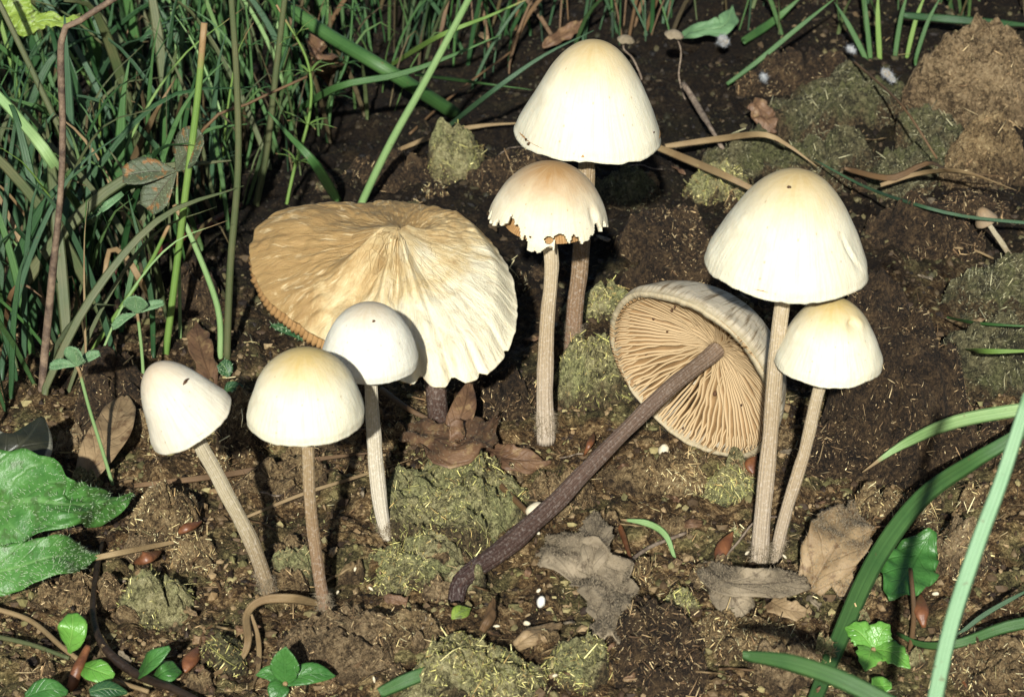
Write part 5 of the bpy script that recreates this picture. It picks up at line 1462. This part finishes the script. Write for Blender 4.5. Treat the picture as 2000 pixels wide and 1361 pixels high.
for i, (b_, p_, m_) in enumerate(bs):
    bedstraw('thin whorled bedstraw plant ' + bl[i], b_, p_, m_, seed=i)

r2 = random.Random(21)
MATS = ['g_mid', 'g_mid', 'g_dark', 'g_dark', 'g_dark', 'g_blue', 'g_blue', 'g_mid', 'g_dark', 'g_mid', 'g_lime', 'g_dark', 'g_dark', 'g_pale', 'straw', 'g_olive', 'g_olive']


def rand_blade(bx, by, hmax, seed):
    r = random.Random(seed)
    b = gp(bx, by)
    h = hmax * r.uniform(0.55, 1.1)
    az = r.uniform(0, 6.283)
    ln = h * r.uniform(0.1, 1.3)
    d = np.array([math.cos(az), math.sin(az) * 0.6, 0]) * ln
    droop = r.uniform(0.0, 0.2) * h * (ln / h)
    P = [b - [0, 0, .3], b, b + d * 0.25 + [0, 0, h * 0.45], b + d * 0.6 + [0, 0, h * 0.8], b + d * 1.0 + [0, 0, h - droop]]
    return P, r


def shared_label(m):
    return {'g_mid': 'mid-green grass blade growing in the dense tussock', 'g_dark': 'dark green grass blade growing in the dense tussock', 'g_blue': 'bluish grass blade growing in the dense tussock',
            'g_lime': 'yellow-green grass blade growing in the dense tussock', 'g_pale': 'pale whitish-green grass blade growing in the dense tussock', 'straw': 'dry straw-coloured blade standing in the dense tussock',
            'g_olive': 'olive thin grass blade growing in the dense tussock'}[m]


cnt = 0
k = 0
while cnt < 190:
    k += 1
    bx, by = r2.uniform(-60, 700), r2.uniform(60, 800)
    lim = 700 - max(0, by - 120) * 0.75 if by < 420 else 480 - (by - 420) * 0.9
    if bx > lim: continue
    P, r = rand_blade(bx, by, 6.5 if by > 400 else 8.0, 1000 + k)
    # nothing may lean over the mushrooms
    tip = P[-1]
    w = np.dot(tip - CAMP, FWD)
    sx = np.dot(tip - CAMP, CRT) / w * DIST / HALF * 1000 + 1000
    sy = 680.5 - np.dot(tip - CAMP, CUP) / w * DIST / HALF * 1000
    if sx > 640 - 0.5 * max(0, sy - 100) or (sx > 250 and sy > 620): continue
    m = r.choice(MATS)
    grass('grass', shared_label(m), P, r.choice([7, 9, 12, 14, 17, 22, 26]) if m not in ('straw', 'g_pale', 'g_lime') else r.choice([5, 7, 9, 11]), m, group=m.replace('g_', '') + ' tussock blades', n=14, twist=r.uniform(-1.2, 1.2))
    cnt += 1


for i in range(70):
    q = random.Random(4000 + i)
    bx, by = q.uniform(560, 1330), q.uniform(30, 190)
    if bx > 1000: by = q.uniform(20, 90)
    P, r = rand_blade(bx, by, 4.0, 5000 + i)
    m = q.choice(['g_dark', 'g_dark', 'g_blue', 'g_mid', 'straw_dark', 'straw_dark'])
    lb = {'g_dark': 'thin dark green grass stem arching in the black hollow', 'g_blue': 'thin bluish grass stem arching in the black hollow', 'g_mid': 'thin green grass stem arching in the black hollow', 'straw_dark': 'thin dead brown grass stem arching in the black hollow'}[m]
    grass('grass', lb, P, q.choice([4, 5, 7, 9, 12]), m, group=m.replace('g_', '') + ' stems in the hollow', n=12, twist=q.uniform(-1, 1))


def grass_mass(name, label, n, region, hmax, seed, cols):
    r = random.Random(seed)
    VV, FF, CC = [], [], []
    off = 0
    rn = np.random.RandomState(seed)
    for i in range(n):
        x, y = region(r)
        b = np.array([x, y, float(gz(x, y))])
        h = hmax * r.uniform(0.35, 1.1)
        az = r.uniform(0, 6.283)
        ln = h * r.uniform(0.1, 0.9)
        d = np.array([math.cos(az), math.sin(az), 0]) * ln
        P = [b - [0, 0, .2], b + d * 0.3 + [0, 0, h * 0.5], b + d * 0.7 + [0, 0, h * 0.85], b + d + [0, 0, h * r.uniform(0.55, 1.0)]]
        V, F, crd = blade(P, r.uniform(0.045, 0.17), 8, twist=r.uniform(-1.5, 1.5))
        VV.append(V)
        FF.append([f + off for f in F])
        CC.append(np.tile(np.array(r.choice(cols)) * r.uniform(0.4, 1.0), (len(V), 1)))
        off += len(V)
    o = build(name, np.vstack(VV), [np.vstack([f[0] for f in FF]), np.vstack([f[1] for f in FF]), np.vstack([f[2] for f in FF])], M['tint'], origin=(0, 0, 0), col=np.vstack(CC))
    return tag(o, label, 'grass', None, 'stuff')


GC = [(0.022, 0.062, 0.016), (0.040, 0.092, 0.022), (0.014, 0.048, 0.014), (0.060, 0.115, 0.030), (0.075, 0.10, 0.035), (0.08, 0.06, 0.025)]


def reg_left(r):
    while True:
        x, y = r.uniform(-40, 2), r.uniform(-6, 45)
        lim = -8.5 if y < 5 else (-8.5 + (y - 5) * 0.42 if y < 20 else -2.2)
        if y < 1: lim = -10.5 + y * 0.35
        if x < lim: return x, y


def reg_back(r):
    while True:
        x, y = r.uniform(-4, 45), r.uniform(20, 48)
        if y > (17.5 if x < 4 else 17.8 if x < 9 else 19.0) + r.uniform(-1, 2.5) or x > 24: return x, y


grass_mass('tussock_grass', 'dense short grass filling the shaded tussock', 2200, reg_left, 4.4, 51, GC)
grass_mass('back_grass', 'dark grass growing behind the dung slab and the hollow', 1000, reg_back, 4.0, 52, GC)


# ------------------------------------------------------------------ small scraps of leaf and rootlets
q = random.Random(77)
for i in range(60):
    x, y = q.uniform(150, 1980), q.uniform(840, 1350) if i < 42 else q.uniform(250, 700)
    if y < 840 and x < 1000: x += 900
    if x > 1990: continue
    a = q.uniform(0, 6.28)
    l = q.uniform(10, 26)
    h = q.uniform(0.12, 0.3)
    m = q.choice(['lf_brown', 'lf_brown', 'lf_tan', 'lf_grey'])
    leafthing('leaf_scrap', {'lf_brown': 'small dark brown scrap of dead leaf trodden into the soil', 'lf_tan': 'small tan scrap of dead leaf trodden into the soil', 'lf_grey': 'small grey scrap of dead leaf trodden into the soil'}[m],
              [gp(x - l * math.cos(a), y - l * 0.6 * math.sin(a), h * 0.5), gp(x, y, h), gp(x + l * math.cos(a), y + l * 0.6 * math.sin(a), h * q.uniform(0.2, 1.6))], l * q.uniform(0.6, 1.2), m,
              [q.uniform(0.3, 1) for _ in range(6)] + [0.1], cat='leaf scrap', group=m.replace('lf_', '') + ' leaf scraps on the soil', crumple=0.2, serr=0.2, sf=4, n=14, nu=7, seed=i)
for i in range(44):
    x, y = q.uniform(150, 1950), q.uniform(820, 1350) if i < 30 else q.uniform(200, 640)
    if y < 820 and x < 1000: x = q.uniform(1200, 1980)
    a = q.uniform(-0.7, 0.7) + (math.pi if q.random() < .5 else 0)
    l = q.uniform(25, 90)
    pts = []
    for k in range(5):
        pts.append(gp(x, y, q.uniform(0.08, 0.35)))
        a += q.uniform(-.6, .6)
        x += l / 4 * math.cos(a)
        y += l / 4 * math.sin(a) * 0.6
    m = q.choice(['straw', 'straw_dark', 'straw_dark', 'twig'])
    grass('rootlet', {'straw': 'thin straw-coloured rootlet lying on the soil', 'straw_dark': 'thin dark rootlet lying on the soil', 'twig': 'thin greyish rootlet lying on the soil'}[m], pts, q.uniform(2.5, 5.5), m, cat='root',
          group=m.replace('_', ' ') + ' rootlets on the soil', kind='tube', nseg=6, n=16)
